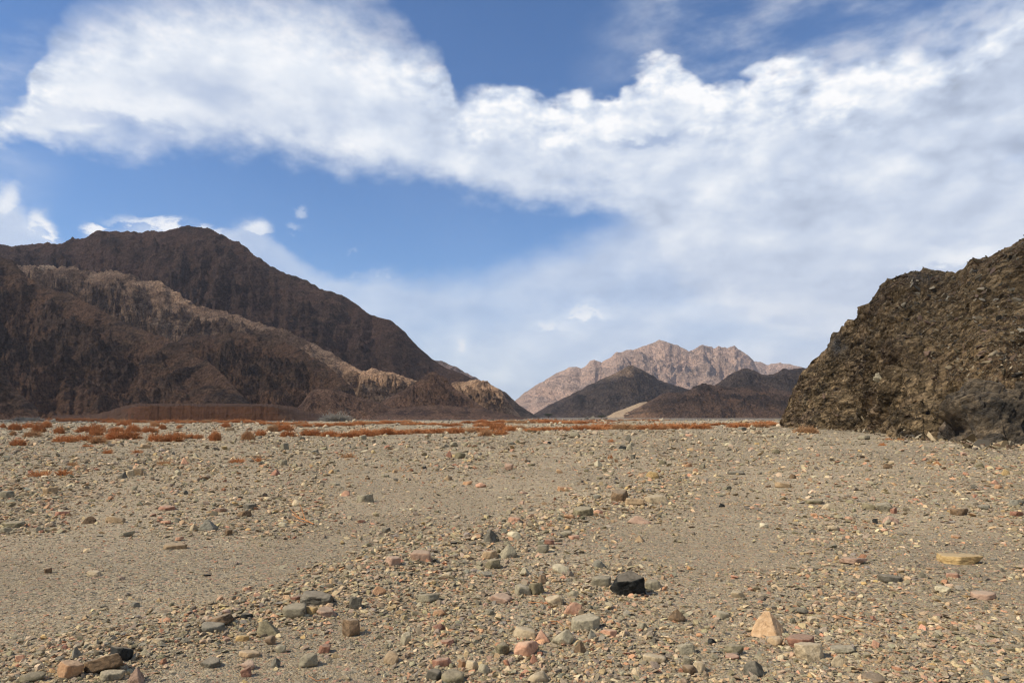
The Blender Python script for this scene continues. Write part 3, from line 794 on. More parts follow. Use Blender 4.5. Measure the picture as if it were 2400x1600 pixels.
rim2 = M(nt, "MULTIPLY", smap(nt, d2, 0.0, 2.2, 1.0, 0.0), smap(nt, az, -6, -14))
br = M(nt, "ADD", br, M(nt, "MULTIPLY", rim2, 0.12))
# the low sheet is smooth and streaky
wS = noise(nt, nd(nt, "ShaderNodeMapping", {"Vector": D, "Scale": (1.0, 1.0, 4.5), "Rotation": (0.0, 0.12, 0.0)}).outputs[0], 3.6, 7, 0.55, 0.3)
puff = M(nt, "MULTIPLY", M(nt, "MULTIPLY", smap(nt, w2, 0.50, 0.66), smap(nt, az, 0, 5)), smap(nt, el, 13, 8))
glow = M(nt, "MULTIPLY", smap(nt, M(nt, "ABSOLUTE", M(nt, "SUBTRACT", azw, 31.0)), 4.5, 1.0), smap(nt, M(nt, "ABSOLUTE", M(nt, "SUBTRACT", elw, 10.8)), 2.6, 0.6))
br2 = M(nt, "ADD", 0.645, M(nt, "MULTIPLY", M(nt, "SUBTRACT", wS, 0.5), 0.60))
br2 = M(nt, "ADD", br2, M(nt, "ADD", M(nt, "MULTIPLY", rim2, 0.22), M(nt, "ADD", M(nt, "MULTIPLY", puff, 0.06), M(nt, "MULTIPLY", PUFF, 0.24))))
br2 = M(nt, "ADD", br2, M(nt, "MULTIPLY", rel, 0.35))
low = M(nt, "MULTIPLY", D2, smap(nt, el, 19, 9))
br = M(nt, "ADD", M(nt, "MULTIPLY", br, M(nt, "SUBTRACT", 1.0, low)), M(nt, "MULTIPLY", br2, low))
ccol = ramp(nt, br, [(0.15, lin(148, 158, 175)), (0.40, lin(175, 187, 208)), (0.60, lin(200, 211, 229)), (0.80, lin(226, 232, 241)), (1.0, lin(250, 250, 251))])
skyc = mixc(nt, 1.0, sky.outputs[0], (1.02, 1.29, 1.56), "MULTIPLY")
bg1 = nd(nt, "ShaderNodeBackground", {"Color": skyc, "Strength": SKY_STRENGTH})
bg2 = nd(nt, "ShaderNodeBackground", {"Color": ccol, "Strength": 1.0})
mx = nd(nt, "ShaderNodeMixShader", {0: DEN, 1: bg1.outputs[0], 2: bg2.outputs[0]})
nd(nt, "ShaderNodeOutputWorld", {"Surface": mx.outputs[0]})

SC.view_settings.view_transform = "Standard"
SC.view_settings.look = "None"
SC.view_settings.exposure = 0.13
SC.view_settings.gamma = 1.0
SC.cycles.use_denoising = True
SC.cycles.use_adaptive_sampling = True
SC.cycles.adaptive_threshold = 0.02
SC.cycles.adaptive_min_samples = 24
SC.cycles.filter_width = 1.2
SC.cycles.max_bounces = 6
SC.cycles.diffuse_bounces = 3
SC.cycles.transparent_max_bounces = 24
SC.cycles.volume_bounces = 0

# ------------------------------------------------------------------ stones
STONE_COL = {   # colour word -> two rock tones
    "grey": ((0.20, 0.185, 0.155), (0.31, 0.285, 0.235)), "pale grey": ((0.31, 0.285, 0.235), (0.45, 0.41, 0.335)), "dark grey": ((0.065, 0.064, 0.062), (0.125, 0.12, 0.11)),
    "black": ((0.018, 0.020, 0.021), (0.045, 0.047, 0.047)), "olive grey": ((0.125, 0.112, 0.078), (0.225, 0.20, 0.14)), "beige": ((0.40, 0.325, 0.22), (0.53, 0.44, 0.31)),
    "tan": ((0.30, 0.215, 0.13), (0.44, 0.32, 0.20)), "brown": ((0.115, 0.075, 0.045), (0.225, 0.145, 0.085)), "salmon pink": ((0.42, 0.225, 0.155), (0.53, 0.31, 0.215)),
    "dusty pink": ((0.36, 0.235, 0.18), (0.46, 0.315, 0.245)), "rust red": ((0.25, 0.115, 0.08), (0.35, 0.175, 0.125)), "orange": ((0.36, 0.20, 0.11), (0.46, 0.28, 0.165)),
    "ochre": ((0.37, 0.25, 0.105), (0.49, 0.35, 0.165)), "whitish": ((0.50, 0.45, 0.36), (0.62, 0.57, 0.47)), "slate blue": ((0.13, 0.132, 0.128), (0.215, 0.212, 0.20)),
    "pale orange": ((0.47, 0.30, 0.17), (0.58, 0.40, 0.25))}
for cn in STONE_COL:      # iron stained: even the greys are warm
    STONE_COL[cn] = tuple((r * 1.06, g, b * (0.78 if 'grey' in cn or cn in ('slate blue', 'whitish') else 0.86)) for r, g, b in STONE_COL[cn])
    if cn != 'black': STONE_COL[cn] = tuple(tuple(q * 0.82 + 0.18 * k for q, k in zip(c, (.27, .225, .16))) for c in STONE_COL[cn])
STONE_MAT = {}
for cn, (c1, c2) in STONE_COL.items():
    m, nt, b = new_mat("stone_" + cn.replace(" ", "_"))
    tc = nd(nt, "ShaderNodeTexCoord").outputs["Object"]
    rnd = nd(nt, "ShaderNodeObjectInfo").outputs["Random"]
    off = nd(nt, "ShaderNodeCombineXYZ", {0: M(nt, "MULTIPLY", rnd, 37.0), 1: M(nt, "MULTIPLY", rnd, 11.0), 2: 0.0}).outputs[0]
    v = nd(nt, "ShaderNodeVectorMath", {0: tc, 1: off}, operation="ADD").outputs[0]
    na = noise(nt, v, 26, 7, 0.68, 0.4); nb = noise(nt, v, 120, 5, 0.72); ng = noise(nt, v, 9, 4, 0.6, 1.0)
    c = mixc(nt, smap(nt, na, 0.40, 0.60), c1, c2)
    c = mixc(nt, smap(nt, ng, 0.54, 0.66, 0, 0.7), c, tuple(q * 0.55 for q in c1))
    c = mixc(nt, smap(nt, nb, 0.58, 0.72, 0, 0.55), c, tuple(min(q * 1.45, 0.8) for q in c2))
    c = mixc(nt, smap(nt, nb, 0.42, 0.30, 0, 0.6), c, tuple(q * 0.6 for q in c1))
    # pale desert dust settled on the upward faces
    nz = nd(nt, "ShaderNodeSeparateXYZ", {0: nd(nt, "ShaderNodeNewGeometry").outputs["Normal"]}).outputs[2]
    dust = M(nt, "MULTIPLY", smap(nt, M(nt, "ADD", nz, M(nt, "MULTIPLY", na, 0.5)), 0.80, 1.30), 0.40)
    c = mixc(nt, dust, c, (0.40, 0.33, 0.235))
    k = M(nt, "MULTIPLY_ADD", rnd, 0.3, 0.85)
    c = mixc(nt, 1.0, c, nd(nt, "ShaderNodeCombineColor", {0: k, 1: k, 2: k}).outputs[0], "MULTIPLY")
    nt.links.new(c, b.inputs["Base Color"])
    hb = M(nt, "ADD", noise(nt, v, 45, 8, 0.7), M(nt, "MULTIPLY", na, 1.3))
    nt.links.new(bump(nt, hb, 0.75, 0.012), b.inputs["Normal"])
    STONE_MAT[cn] = m

_ico = {}
for sub in (4, 5):
    bm = bmesh.new(); bmesh.ops.create_icosphere(bm, subdivisions=sub, radius=1.0)
    bm.verts.ensure_lookup_table()
    _ico[sub] = (np.array([v.co[:] for v in bm.verts]), np.array([[v.index for v in f.verts] for f in bm.faces]))
    bm.free()


def rotm(axis, ang):
    a = np.array(axis, float); a /= np.linalg.norm(a)
    K = np.array([[0, -a[2], a[1]], [a[2], 0, -a[0]], [-a[1], a[0], 0]])
    return np.eye(3) + math.sin(ang) * K + (1 - math.cos(ang)) * K @ K


def stone_verts(shape, seed, dims, sub):
    """broken or worn stone: many cut planes around a ball, then stretched, tipped and fitted to its size"""
    g = np.random.default_rng(seed)
    V, F = _ico[sub]
    npl = {"cobble": 22, "block": 9, "slab": 12, "wedge": 8, "pyramid": 7, "plate": 12, "dome": 16}[shape]
    nn = g.normal(size=(npl, 3)); nn /= np.linalg.norm(nn, axis=1)[:, None]
    of = g.uniform(0.62, 1.0, npl)
    if shape in ("slab", "plate"):
        nn = np.vstack([nn, [[0.06, 0.05, 1], [-0.05, 0.08, -1], [1, .2, .1], [-1, .3, 0], [.1, -1, .1], [-.2, 1, 0]]]); of = np.concatenate([of, [0.42, 0.42, .8, .85, .8, .8]])
    if shape == "block":
        q = rotm(g.normal(size=3), g.uniform(0, 0.5))
        nn = np.vstack([nn, np.vstack([np.eye(3), -np.eye(3)]) @ q]); of = np.concatenate([of, np.full(6, 0.72)])
    if shape in ("pyramid", "wedge"):
        k = 4 if shape == "pyramid" else 3
        a0 = g.uniform(0, 6.28)
        ex = [[math.cos(a0 + i * 6.283 / k), math.sin(a0 + i * 6.283 / k), g.uniform(0.55, 1.1)] for i in range(k)]
        nn = np.vstack([nn, ex, [[0, 0, -1], [0.15, 0.1, 1]]]); of = np.concatenate([of, g.uniform(0.42, 0.55, k), [0.5, 0.62]])
    if shape == "dome":
        nn = np.vstack([nn, [[0, 0, -1]]]); of = np.concatenate([of, [0.35]])
    nn /= np.linalg.norm(nn, axis=1)[:, None]
    p = 9 if shape in ("cobble", "dome") else 34
    dd = np.clip(V @ nn.T, 0, None) / of[None]
    r = (np.sum(dd ** p, axis=1) + 1e-9) ** (-1 / p)
    P = V * np.minimum(r, 1.6)[:, None]
    o = g.uniform(0, 50, 3)
    P = P * (1 + 0.05 * fbm3(P[:, 0] * 2.2 + o[0], P[:, 1] * 2.2 + o[1], P[:, 2] * 2.2 + o[2], 3, seed % 97) + (0.012 if p < 10 else 0.05) * fbm3(P[:, 0] * 5 + o[1], P[:, 1] * 5, P[:, 2] * 8, 3, seed % 89) + (0.0 if p < 10 else 0.045) * blocks3(P[:, 0] * 2.6 + o[2], P[:, 1] * 2.6, P[:, 2] * 3.4, seed % 83))[:, None]
    if shape in ("slab", "plate"): P = P * np.array([1, 0.9, 0.75])
    tip = {"slab": 0.22, "plate": 0.10}.get(shape, 0.12)
    P = P @ rotm([0, 0, 1], g.uniform(0, 6.28)).T @ rotm([g.normal(), g.normal(), 0], g.uniform(-tip, tip)).T
    lo, hi = P.min(0), P.max(0)
    return (P - (lo + hi) / 2) / (hi - lo) * np.array(dims), F


TAKEN = []
STONES = []


def stone(x0, x1, y0, y1, col, shape, label=None, seed=None, tilt=0.0, lift=0.0):
    seed = seed if seed is not None else int(x0 * 31 + y1 * 17 + x1)
    cx = (x0 + x1) / 2
    gx, gy = on_ground(cx, min(y1, 1640)); gx, gy = float(gx), float(gy)
    for _ in range(3):
        gx, gy = (float(q) for q in on_ground(cx, y1, float(ground_z(np.array(gx), np.array(gy)))))
    s = gy / F0
    w = (x1 - x0) * s
    d = w * {"slab": 0.7, "plate": 0.75, "block": 0.75, "wedge": 0.7, "pyramid": 0.8, "cobble": 0.8, "dome": 0.85}[shape]
    dep = 1.45 / gy
    h = max(((y1 - y0) * s - 0.45 * dep * d), 0.16 * w)
    P, F = stone_verts(shape, seed, (w, d, h * 1.26), 5 if (x1 - x0) > 60 else 4)
    if tilt:
        P = P @ rotm([0, 1, 0], tilt).T
        P = P * np.array([w / np.ptp(P[:, 0]), 1, h * 1.26 / np.ptp(P[:, 2])])
    P[:, 2] -= P[:, 2].min()
    cy = gy + d * 0.42
    cxm = gx * cy / gy
    z = float(ground_z(np.array(cxm), np.array(cy))) - 0.26 * h + lift
    me = mesh_np("stone", P, F, True)
    o = link("stone", me, STONE_MAT[col], None, (cxm, cy, z))
    tag(o, label, "stone", "loose stones on the gravel plain")
    STONES.append(dict(o=o, px=cx, py=(y0 + y1) / 2, y1=y1, w=x1 - x0, h=y1 - y0, col=col, shape=shape, label=label))
    TAKEN.append((cx, y1, (x1 - x0) / 2))
    return o


# landmarks with their own words ------------------------------------------------
LM = [
 (194, 299, 1527, 1582, "brown", "slab", "large tan brown slab tipped on edge at the lower left, beside an orange brown rock", "the tipped brown slab"),
 (134, 190, 1551, 1592, "orange", "block", "orange brown rock leaning against the left end of the tipped brown slab", None),
 (602, 660, 1454, 1490, "olive grey", "pyramid", "fat olive grey boulder with two clean facets standing on the stony bar", "the faceted olive boulder"),
 (481, 546, 1440, 1469, "brown", "slab", "dark brown slab tilted up like a lid over flat grey slabs", "the dark brown lid slab"),
 (706, 779, 1391, 1418, "dark grey", "block", "long dark grey block lying across the stony bar", "the long dark grey block"),
 (717, 745, 1421, 1440, "ochre", "block", "small ochre yellow block in front of the long dark grey block", None),
 (1431, 1512, 1341, 1397, "black", "block", "black broken rock, darkest and blockiest stone on the plain", "the black rock"),
 (1320, 1368, 1411, 1440, "salmon pink", "wedge", "salmon orange wedge shaped stone on bare gravel in front of the black rock", "the salmon wedge"),
 (1278, 1318, 1394, 1420, "beige", "block", "cream coloured block with sharp edges between black rock and salmon wedge", None),
 (1205, 1262, 1503, 1540, "salmon pink", "cobble", "big rounded salmon cobble near the middle of the bottom edge", "the big salmon cobble"),
 (1254, 1291, 1478, 1505, "salmon pink", "pyramid", "salmon pointed stone touching the back of the big salmon cobble", None),
 (1203, 1257, 1471, 1494, "beige", "slab", "long beige loaf shaped stone lying behind the big salmon cobble", None),
 (1296, 1346, 1476, 1511, "pale grey", "wedge", "pale angular stone with a shaded right face, right of the big salmon cobble", "the pale angular stone"),
 (802, 844, 1452, 1491, "brown", "block", "upright rusty brown block standing alone on pebbles, its right side in shadow", "the rusty brown block"),
 (817, 849, 1398, 1427, "dark grey", "block", "dark grey upright chunk behind the rusty brown block", None),
 (866, 905, 1374, 1394, "orange", "wedge", "bright orange wedge of rock on pebbles behind the dark upright chunk", None),
 (1758, 1842, 1438, 1497, "pale orange", "pyramid", "big pale orange rock standing tall at the lower right of the plain", "the big pale orange rock"),
 (1845, 1911, 1490, 1520, "rust red", "slab", "reddish brown slab lying on top of a beige plate by the big pale orange rock", None),
 (1862, 1933, 1507, 1546, "beige", "plate", "broad beige plate pinned under the reddish brown slab", "the broad beige plate"),
 (1744, 1799, 1553, 1586, "dark grey", "wedge", "dark grey wedge shaped slab near the bottom edge, right of two rounded stones", "the dark grey wedge"),
 (2197, 2297, 1297, 1322, "ochre", "slab", "long ochre yellow slab, the yellowest stone at the right of the plain", "the long ochre slab"),
 (1969, 2032, 1305, 1323, "dusty pink", "slab", "mauve slab with a dark broken front left of the long ochre slab", "the mauve slab"),
 (2061, 2117, 1346, 1365, "dark grey", "slab", "flat dark grey slab with a shaded right end on fine gravel", "the flat dark slab"),
 (1432, 1474, 1148, 1176, "brown", "block", "brown layered block with slanting cracks in the middle of the plain", "the brown layered block"),
 (1470, 1525, 1208, 1227, "dusty pink", "wedge", "pale pink prism shaped stone alone on fine gravel", "the pale pink prism"),
 (1342, 1391, 1187, 1208, "olive grey", "slab", "wide flat olive grey slab between two pink stones", "the wide olive slab"),
 (1128, 1170, 1243, 1271, "dark grey", "wedge", "jagged dark grey stone at the top end of the stony bar", "the jagged dark grey stone"),
 (1189, 1221, 1245, 1262, "whitish", "block", "whitish striped block right of the jagged dark grey stone", None),
 (311, 335, 1096, 1114, "tan", "block", "tan blocky stone with a shaded right side, tallest of a row on the left", "the tan blocky stone"),
 (294, 316, 1100, 1116, "beige", "block", "cream block pressed against the left of the tan blocky stone", None),
 (277, 299, 1106, 1121, "dark grey", "dome", "dark humped stone at the left end of the cream and tan blocks", None),
 (632, 656, 1099, 1114, "rust red", "wedge", "red stone standing out among grey rubble left of the middle", "the lone red stone"),
 (655, 674, 1077, 1090, "grey", "block", "square grey block at the back of the rubble behind the lone red stone", None),
 (466, 508, 1218, 1244, "slate blue", "pyramid", "bluish grey peaked boulder in the left half of the plain", "the bluish peaked boulder"),
 (445, 465, 1226, 1244, "beige", "wedge", "beige wedge touching the left side of the bluish peaked boulder", None),
 (253, 294, 1209, 1225, "tan", "slab", "tan grey slab on the left of the plain with a pale flat top", "the tan grey slab"),
 (196, 225, 1209, 1227, "brown", "wedge", "dark brown wedge left of the tan grey slab", None),
 (685, 712, 1170, 1185, "beige", "cobble", "smooth cream cobble with rounded back near a dry branch", "the smooth cream cobble"),
 (2050, 2094, 1177, 1198, "grey", "block", "grey brown block with a small red stone against its right side", "the grey brown block"),
 (2088, 2102, 1189, 1203, "rust red", "cobble", "small red stone touching the right side of the grey brown block", None),
 (2071, 2109, 1209, 1228, "dusty pink", "wedge", "mauve wedge shaped stone in front of the grey brown block", None),
 (2044, 2059, 1214, 1227, "black", "block", "small blue black stone left of the mauve wedge shaped stone", None),
 (2277, 2305, 1082, 1096, "olive grey", "dome", "dark olive boulder lying near the cliff foot at the right", "the dark olive boulder"),
 (2331, 2349, 1135, 1145, "orange", "block", "bright orange red brick shaped stone near the right edge", "the orange red brick shaped stone"),
 (2322, 2341, 1123, 1134, "salmon pink", "dome", "salmon orange lump just behind the orange red brick shaped stone", None),
 (2227, 2274, 1191, 1208, "brown", "slab", "long brown grey slab with shadowed underside near the right edge", "the long brown grey slab"),
 (2292, 2322, 1182, 1194, "slate blue", "block", "blue grey block right of the long brown grey slab", None),
 (1565, 1605, 1427, 1457, "brown", "pyramid", "brown pyramid shaped stone in front of and right of the black rock", "the brown pyramid stone"),
 (1337, 1405, 1442, 1478, "pale grey", "plate", "wide pale slab half buried in gravel in front of the salmon wedge", "the half buried pale slab"),
 (960, 1012, 1290, 1316, "dusty pink", "slab", "long beige and pink slab on the stony bar", "the long pink slab"),
 (1137, 1173, 1310, 1333, "olive grey", "block", "olive block with a dark right face on the stony bar", "the olive block"),
 (1165, 1212, 1275, 1308, "grey", "pyramid", "grey peaked rock with a tan flat stone at its left side", "the grey peaked rock"),
 (1035, 1087, 1572, 1602, "olive grey", "dome", "dark olive humped stone cut by the bottom edge", "the dark olive hump"),
 (1237, 1287, 1574, 1602, "beige", "dome", "smooth beige dome cut by the middle of the bottom edge", None),
 (1507, 1560, 1534, 1555, "beige", "slab", "long rounded beige stone near the bottom, right of the middle", "the long rounded beige stone"),
 (702, 745, 1531, 1564, "grey", "block", "square grey block near the bottom, darker on its right face", "the square grey block"),
 (303, 341, 1566, 1601, "dusty pink", "pyramid", "pinkish tan pointed stone cut by the bottom edge at the left", "the pinkish pointed stone"),
 (44, 99, 1579, 1603, "olive grey", "cobble", "pale olive boulder cut by the bottom left corner of the picture", None),
 (233, 289, 1573, 1596, "grey", "slab", "grey flat slab lying in front of the tipped brown slab", None),
 (836, 876, 1157, 1176, "grey", "slab", "wide grey slab with a brown front, in the middle left of the plain", "the wide grey slab"),
 (800, 820, 1149, 1162, "salmon pink", "dome", "salmon lump left of the wide grey slab", None),
 (258, 308, 1515, 1550, "black", "slab", "blackish jagged slab behind the tipped brown slab", None),
 (165, 189, 1517, 1544, "slate blue", "wedge", "small upright slate shard left of the tipped brown slab", None),
]
for x0, x1, y0, y1, c_, sh, lb, _ in LM:
    stone(x0, x1, y0, y1, c_, sh, lb, tilt={(194, 299): -0.30, (481, 546): -0.38, (1296, 1346): 0.25}.get((x0, x1), 0.0))
LANDMARK = [((a + b) / 2, (c + d) / 2, ref) for a, b, c, d, _, _, _, ref in LM if ref]

REST = """466 524 1461 1484 slate_blue slab|741 790 1426 1445 dusty_pink slab|663 717 1418 1446 grey slab|559 609 1525 1541 tan slab|566 597 1549 1570 dusty_pink cobble|563 590 1564 1586 rust_red block
634 656 1542 1564 slate_blue wedge|745 775 1511 1530 rust_red block|328 354 1520 1541 pale_grey wedge|471 517 1546 1565 dark_grey slab|360 386 1496 1508 beige slab|102 122 1329 1343 brown block|388 439 1273 1287 tan slab
204 235 1337 1350 beige slab|554 585 1488 1502 ochre slab|622 644 1491 1511 brown cobble|646 670 1512 1529 pale_grey cobble|306 325 1411 1423 slate_blue slab|571 590 1374 1387 salmon_pink slab|593 612 1388 1401 salmon_pink cobble
566 592 1437 1450 black slab|1385 1432 1351 1373 grey slab|1511 1549 1358 1382 grey slab|1240 1261 1533 1555 rust_red pyramid|1160 1194 1506 1536 olive_grey block|1341 1375 1501 1531 brown pyramid
900 939 1304 1326 dusty_pink block|1125 1167 1290 1309 tan slab|1206 1245 1371 1395 grey block|1239 1276 1365 1394 olive_grey slab|1259 1286 1347 1368 brown wedge|1147 1201 1393 1414 dusty_pink slab|973 1031 1390 1412 grey slab
1295 1334 1322 1344 pale_grey cobble|1390 1420 1310 1331 slate_blue dome|900 933 1530 1557 tan dome|1014 1058 1543 1564 rust_red slab|999 1035 1570 1596 dark_grey block|1091 1120 1548 1572 beige block|1120 1147 1556 1581 pale_grey cobble
1074 1091 1545 1567 orange block|938 963 1483 1511 pale_grey block|1012 1043 1461 1478 rust_red cobble|1492 1517 1458 1475 grey block|1378 1398 1477 1501 slate_blue wedge|1802 1836 1492 1514 tan cobble
1600 1622 1539 1562 grey block|1600 1631 1559 1582 brown dome|1624 1653 1551 1577 beige block|2278 2331 1387 1405 dusty_pink plate|2042 2064 1499 1519 salmon_pink block|1943 2005 1513 1531 grey slab|2151 2176 1453 1468 ochre dome
2018 2076 1584 1602 brown dome|1712 1746 1385 1400 beige plate|1697 1743 1511 1535 olive_grey block|1699 1733 1533 1545 rust_red slab|1894 1916 1445 1458 beige block|2190 2227 1373 1387 whitish plate|2215 2251 1343 1354 salmon_pink slab
1463 1509 1166 1184 tan slab|1507 1565 1160 1177 beige plate|1390 1414 1193 1204 salmon_pink dome|1191 1220 1211 1223 salmon_pink slab|1322 1347 1204 1216 orange cobble|1114 1140 1130 1142 salmon_pink cobble|1084 1108 1126 1136 orange slab
1512 1545 1104 1121 ochre dome|1041 1060 1112 1125 tan dome|1182 1203 1085 1101 dusty_pink block|1045 1060 1056 1072 rust_red wedge|1065 1091 1058 1074 olive_grey block|990 1001 1090 1099 black block|1393 1412 1078 1094 pale_grey wedge
1276 1300 1264 1276 rust_red slab|1332 1358 1254 1264 salmon_pink slab|1313 1341 1243 1259 grey cobble|100 136 1141 1157 tan slab|80 102 1130 1142 beige slab|527 544 1238 1254 brown block|282 318 1242 1257 grey slab|568 602 1179 1194 dark_grey slab
556 590 1196 1211 brown slab|653 672 1223 1235 whitish slab|372 411 1185 1196 rust_red slab|78 99 1233 1247 grey wedge|0 27 1235 1249 grey slab|410 430 1257 1267 salmon_pink slab|377 403 1218 1228 salmon_pink slab|452 466 1060 1072 pale_grey dome
2022 2049 1179 1194 olive_grey dome|2277 2297 1135 1148 dark_grey dome|2363 2400 1170 1184 slate_blue slab|2370 2398 1198 1211 rust_red slab|1683 1700 1179 1188 black wedge|1928 1971 1179 1194 beige wedge|1819 1853 1129 1143 tan slab|1850 1865 1109 1121 brown block
1699 1716 1036 1045 whitish slab|1602 1622 1084 1094 orange slab|1891 1930 1169 1181 olive_grey slab|1940 1967 1231 1244 beige slab|2229 2253 1252 1261 orange slab|1707 1744 1102 1112 dark_grey slab|1896 1914 1238 1249 dark_grey wedge
410 425 1100 1114 pale_grey block|470 492 1112 1124 brown block|0 30 1150 1168 grey slab|5 60 1222 1236 olive_grey slab|130 165 1197 1208 rust_red slab|330 352 1040 1050 tan slab|700 716 1023 1032 dark_grey slab|895 915 1236 1248 dark_grey slab
1466 1480 1018 1034 dark_grey wedge|1450 1468 1042 1052 black dome|1466 1482 1040 1054 pale_grey dome|1540 1562 1076 1088 olive_grey dome|1478 1490 1064 1075 dark_grey block|1730 1750 1000 1008 slate_blue slab|2010 2040 1020 1030 grey slab"""
for tok in REST.replace("\n", "|").split("|"):
    a, b_, c_, d_, cn, sh = tok.split()
    stone(float(a), float(b_), float(c_), float(d_), cn.replace("_", " "), sh)

# the next largest loose stones, strewn over the plain
WORDS = list(STONE_COL)
PROB = np.array([.17, .10, .09, .03, .13, .13, .10, .06, .04, .06, .04, .02, .02, .02, .07, .01]); PROB /= PROB.sum()
while len(STONES) < 300:
    py = 1004 + 590 * RNG.random() ** 1.35
    px = 2400 * RNG.random()
    x_, y_ = on_ground(px, py); x_, y_ = float(x_), float(y_)
    onbar = float(bar_dist(np.array(x_), np.array(y_))) < 0.6
    fine = (px < 820 and 1262 < py < 1560 and not onbar) or (1500 < px < 2150 and 1220 < py < 1420)
    if fine and RNG.random() < 0.88: continue
    sc = 0.55 + 0.45 * (py - 1000) / 600
    wpx = (19 + 22 * RNG.random() ** 2.0) * sc * (1.12 if onbar else 1.0)
    if px < 1850 or py > 1060 + (px - 1850) * .02:
        if any(abs(px - tx) < (tw + wpx * .6) and abs(py - ty) < (tw + wpx) * .38 for tx, ty, tw in TAKEN): continue
        if px > 1830 and py < 1055: continue
        sh = ["slab", "block", "wedge", "plate", "cobble", "pyramid"][int(RNG.choice(6, p=[.34, .20, .18, .12, .10, .06]))]
        asp = {"slab": .38, "plate": .34, "block": .62, "wedge": .58, "cobble": .6, "pyramid": .72}[sh] * RNG.uniform(.85, 1.15)
        stone(px - wpx / 2, px + wpx / 2, py - wpx * asp, py, WORDS[int(RNG.choice(len(WORDS), p=PROB))], sh, None, int(RNG.integers(1, 9e6)))

SHAPEW = {"slab": "flat", "plate": "thin flat", "block": "blocky", "wedge": "wedge shaped", "cobble": "rounded", "pyramid": "pointed", "dome": "humped"}


def relation(s, lm):
    dx, dy = s["px"] - lm[0], s["py"] - lm[1]
    n = math.hypot(dx, dy * 1.6)
    near = "just " if n < 75 else "" if n < 190 else "some way "
    a = abs(dx); b2 = abs(dy) * 2.2
    if a > 2.2 * b2: d = "left of" if dx < 0 else "right of"
    elif b2 > 2.2 * a: d = "behind" if dy < 0 else "in front of"
    else: d = ("behind and " if dy < 0 else "in front and ") + ("left of" if dx < 0 else "right of")
    return near + d + " " + lm[2]


used = set(s["label"] for s in STONES if s["label"])
for s in sorted(STONES, key=lambda q: -q["w"]):
    if s["label"]: continue
    size = "large " if s["w"] > 46 else "small " if s["w"] < 22 else ""
    head = size + s["col"] + " " + SHAPEW[s["shape"]] + " stone "
    near = sorted(LANDMARK, key=lambda l: math.hypot(s["px"] - l[0], 1.6 * (s["py"] - l[1])))
    opts = [head + relation(s, near[0]), head + relation(s, near[1])]
    for i in (1, 2, 3):
        r2 = relation(s, near[i]).replace("just ", "").replace("some way ", "").replace("behind and ", "").replace("in front and ", "")
        opts.append(head + relation(s, near[0]).replace("some way ", "") + ", " + r2)
    for i in range(2, 10): opts.append(head + relation(s, near[i]))
    lb = next((q for q in opts if q not in used and len(q.split()) <= 16), None) or opts[0]
    used.add(lb); s["label"] = lb; s["o"]["label"] = lb


# ------------------------------------------------------------------ gravel: tens of thousands of small stones
def hull_proto(seed):
    g = np.random.default_rng(seed)
    n = int(g.integers(9, 15))
    p = g.normal(size=(n, 3)); p /= np.linalg.norm(p, axis=1)[:, None]
    p *= g.uniform(0.75, 1.0, n)[:, None]
    p *= np.array([1.0, g.uniform(0.55, 0.9), g.choice([0.18, 0.24, 0.32, 0.42, 0.6])])
    bm = bmesh.new()
    for q in p: bm.verts.new(q)
    r = bmesh.ops.convex_hull(bm, input=bm.verts)
    bmesh.ops.delete(bm, geom=[v for v in bm.verts if not v.link_faces], context="VERTS")
    bmesh.ops.triangulate(bm, faces=bm.faces)
    bm.verts.index_update()
    V = np.array([v.co[:] for v in bm.verts]); F = np.array([[v.index for v in f.verts] for f in bm.faces])
    bm.free()
    return V, F


def strewn(pos, size, cols, seed, flat_tilt=0.22, sinkf=0.30):
    """one mesh of many small stones; returns verts, faces, point colours"""
    g = np.random.default_rng(seed)
    NP_ = 48
    pick = g.integers(0, NP_, len(pos))
    VV, FF, CC = [], [], []; base = 0
    for k in range(NP_):
        idx = np.nonzero(pick == k)[0]
        if not len(idx): continue
        V, F = hull_proto(seed * 100 + k)
        yaw = g.uniform(0, 2 * math.pi, len(idx)); tx = g.normal(0, flat_tilt, len(idx)); ty = g.normal(0, flat_tilt, len(idx))
        c, s = np.cos(yaw)[:, None], np.sin(yaw)[:, None]
        x = V[None, :, 0] * c - V[None, :, 1] * s; y = V[None, :, 0] * s + V[None, :, 1] * c
        z = V[None, :, 2] + x * tx[:, None] + y * ty[:, None]
        P = np.stack([x, y, z], -1) * (size[idx] * 0.5)[:, None, None]
        P[..., 2] += (-P[..., 2].min(1) * (1 - sinkf * 1.6))[:, None]
        P += pos[idx][:, None, :]
        VV.append(P.reshape(-1, 3)); CC.append(np.repeat(cols[idx], len(V), 0))
        FF.append((F[None] + (np.arange(len(idx)) * len(V))[:, None, None] + base).reshape(-1, 3))
        base += len(idx) * len(V)
    return np.concatenate(VV), np.concatenate(FF), np.concatenate(CC)


GP = np.array([[.19, .178, .15], [.26, .24, .20], [.34, .31, .25], [.145, .132, .10], [.22, .20, .145], [.44, .365, .255], [.52, .44, .32], [.36, .27, .175], [.43, .235, .155],
               [.37, .255, .195], [.28, .125, .08], [.08, .079, .076], [.165, .17, .17], [.40, .29, .14], [.56, .50, .40]])
GP = GP * np.array([1.12, 1.02, 0.82])
GP = (GP * 0.68 + 0.32 * np.array([[.27, .225, .155]])) * np.array([1.13, 1.09, 1.05])
GW = np.array([.15, .14, .10, .10, .11, .10, .06, .09, .045, .045, .025, .05, .06, .015, .012]); GW /= GW.sum()


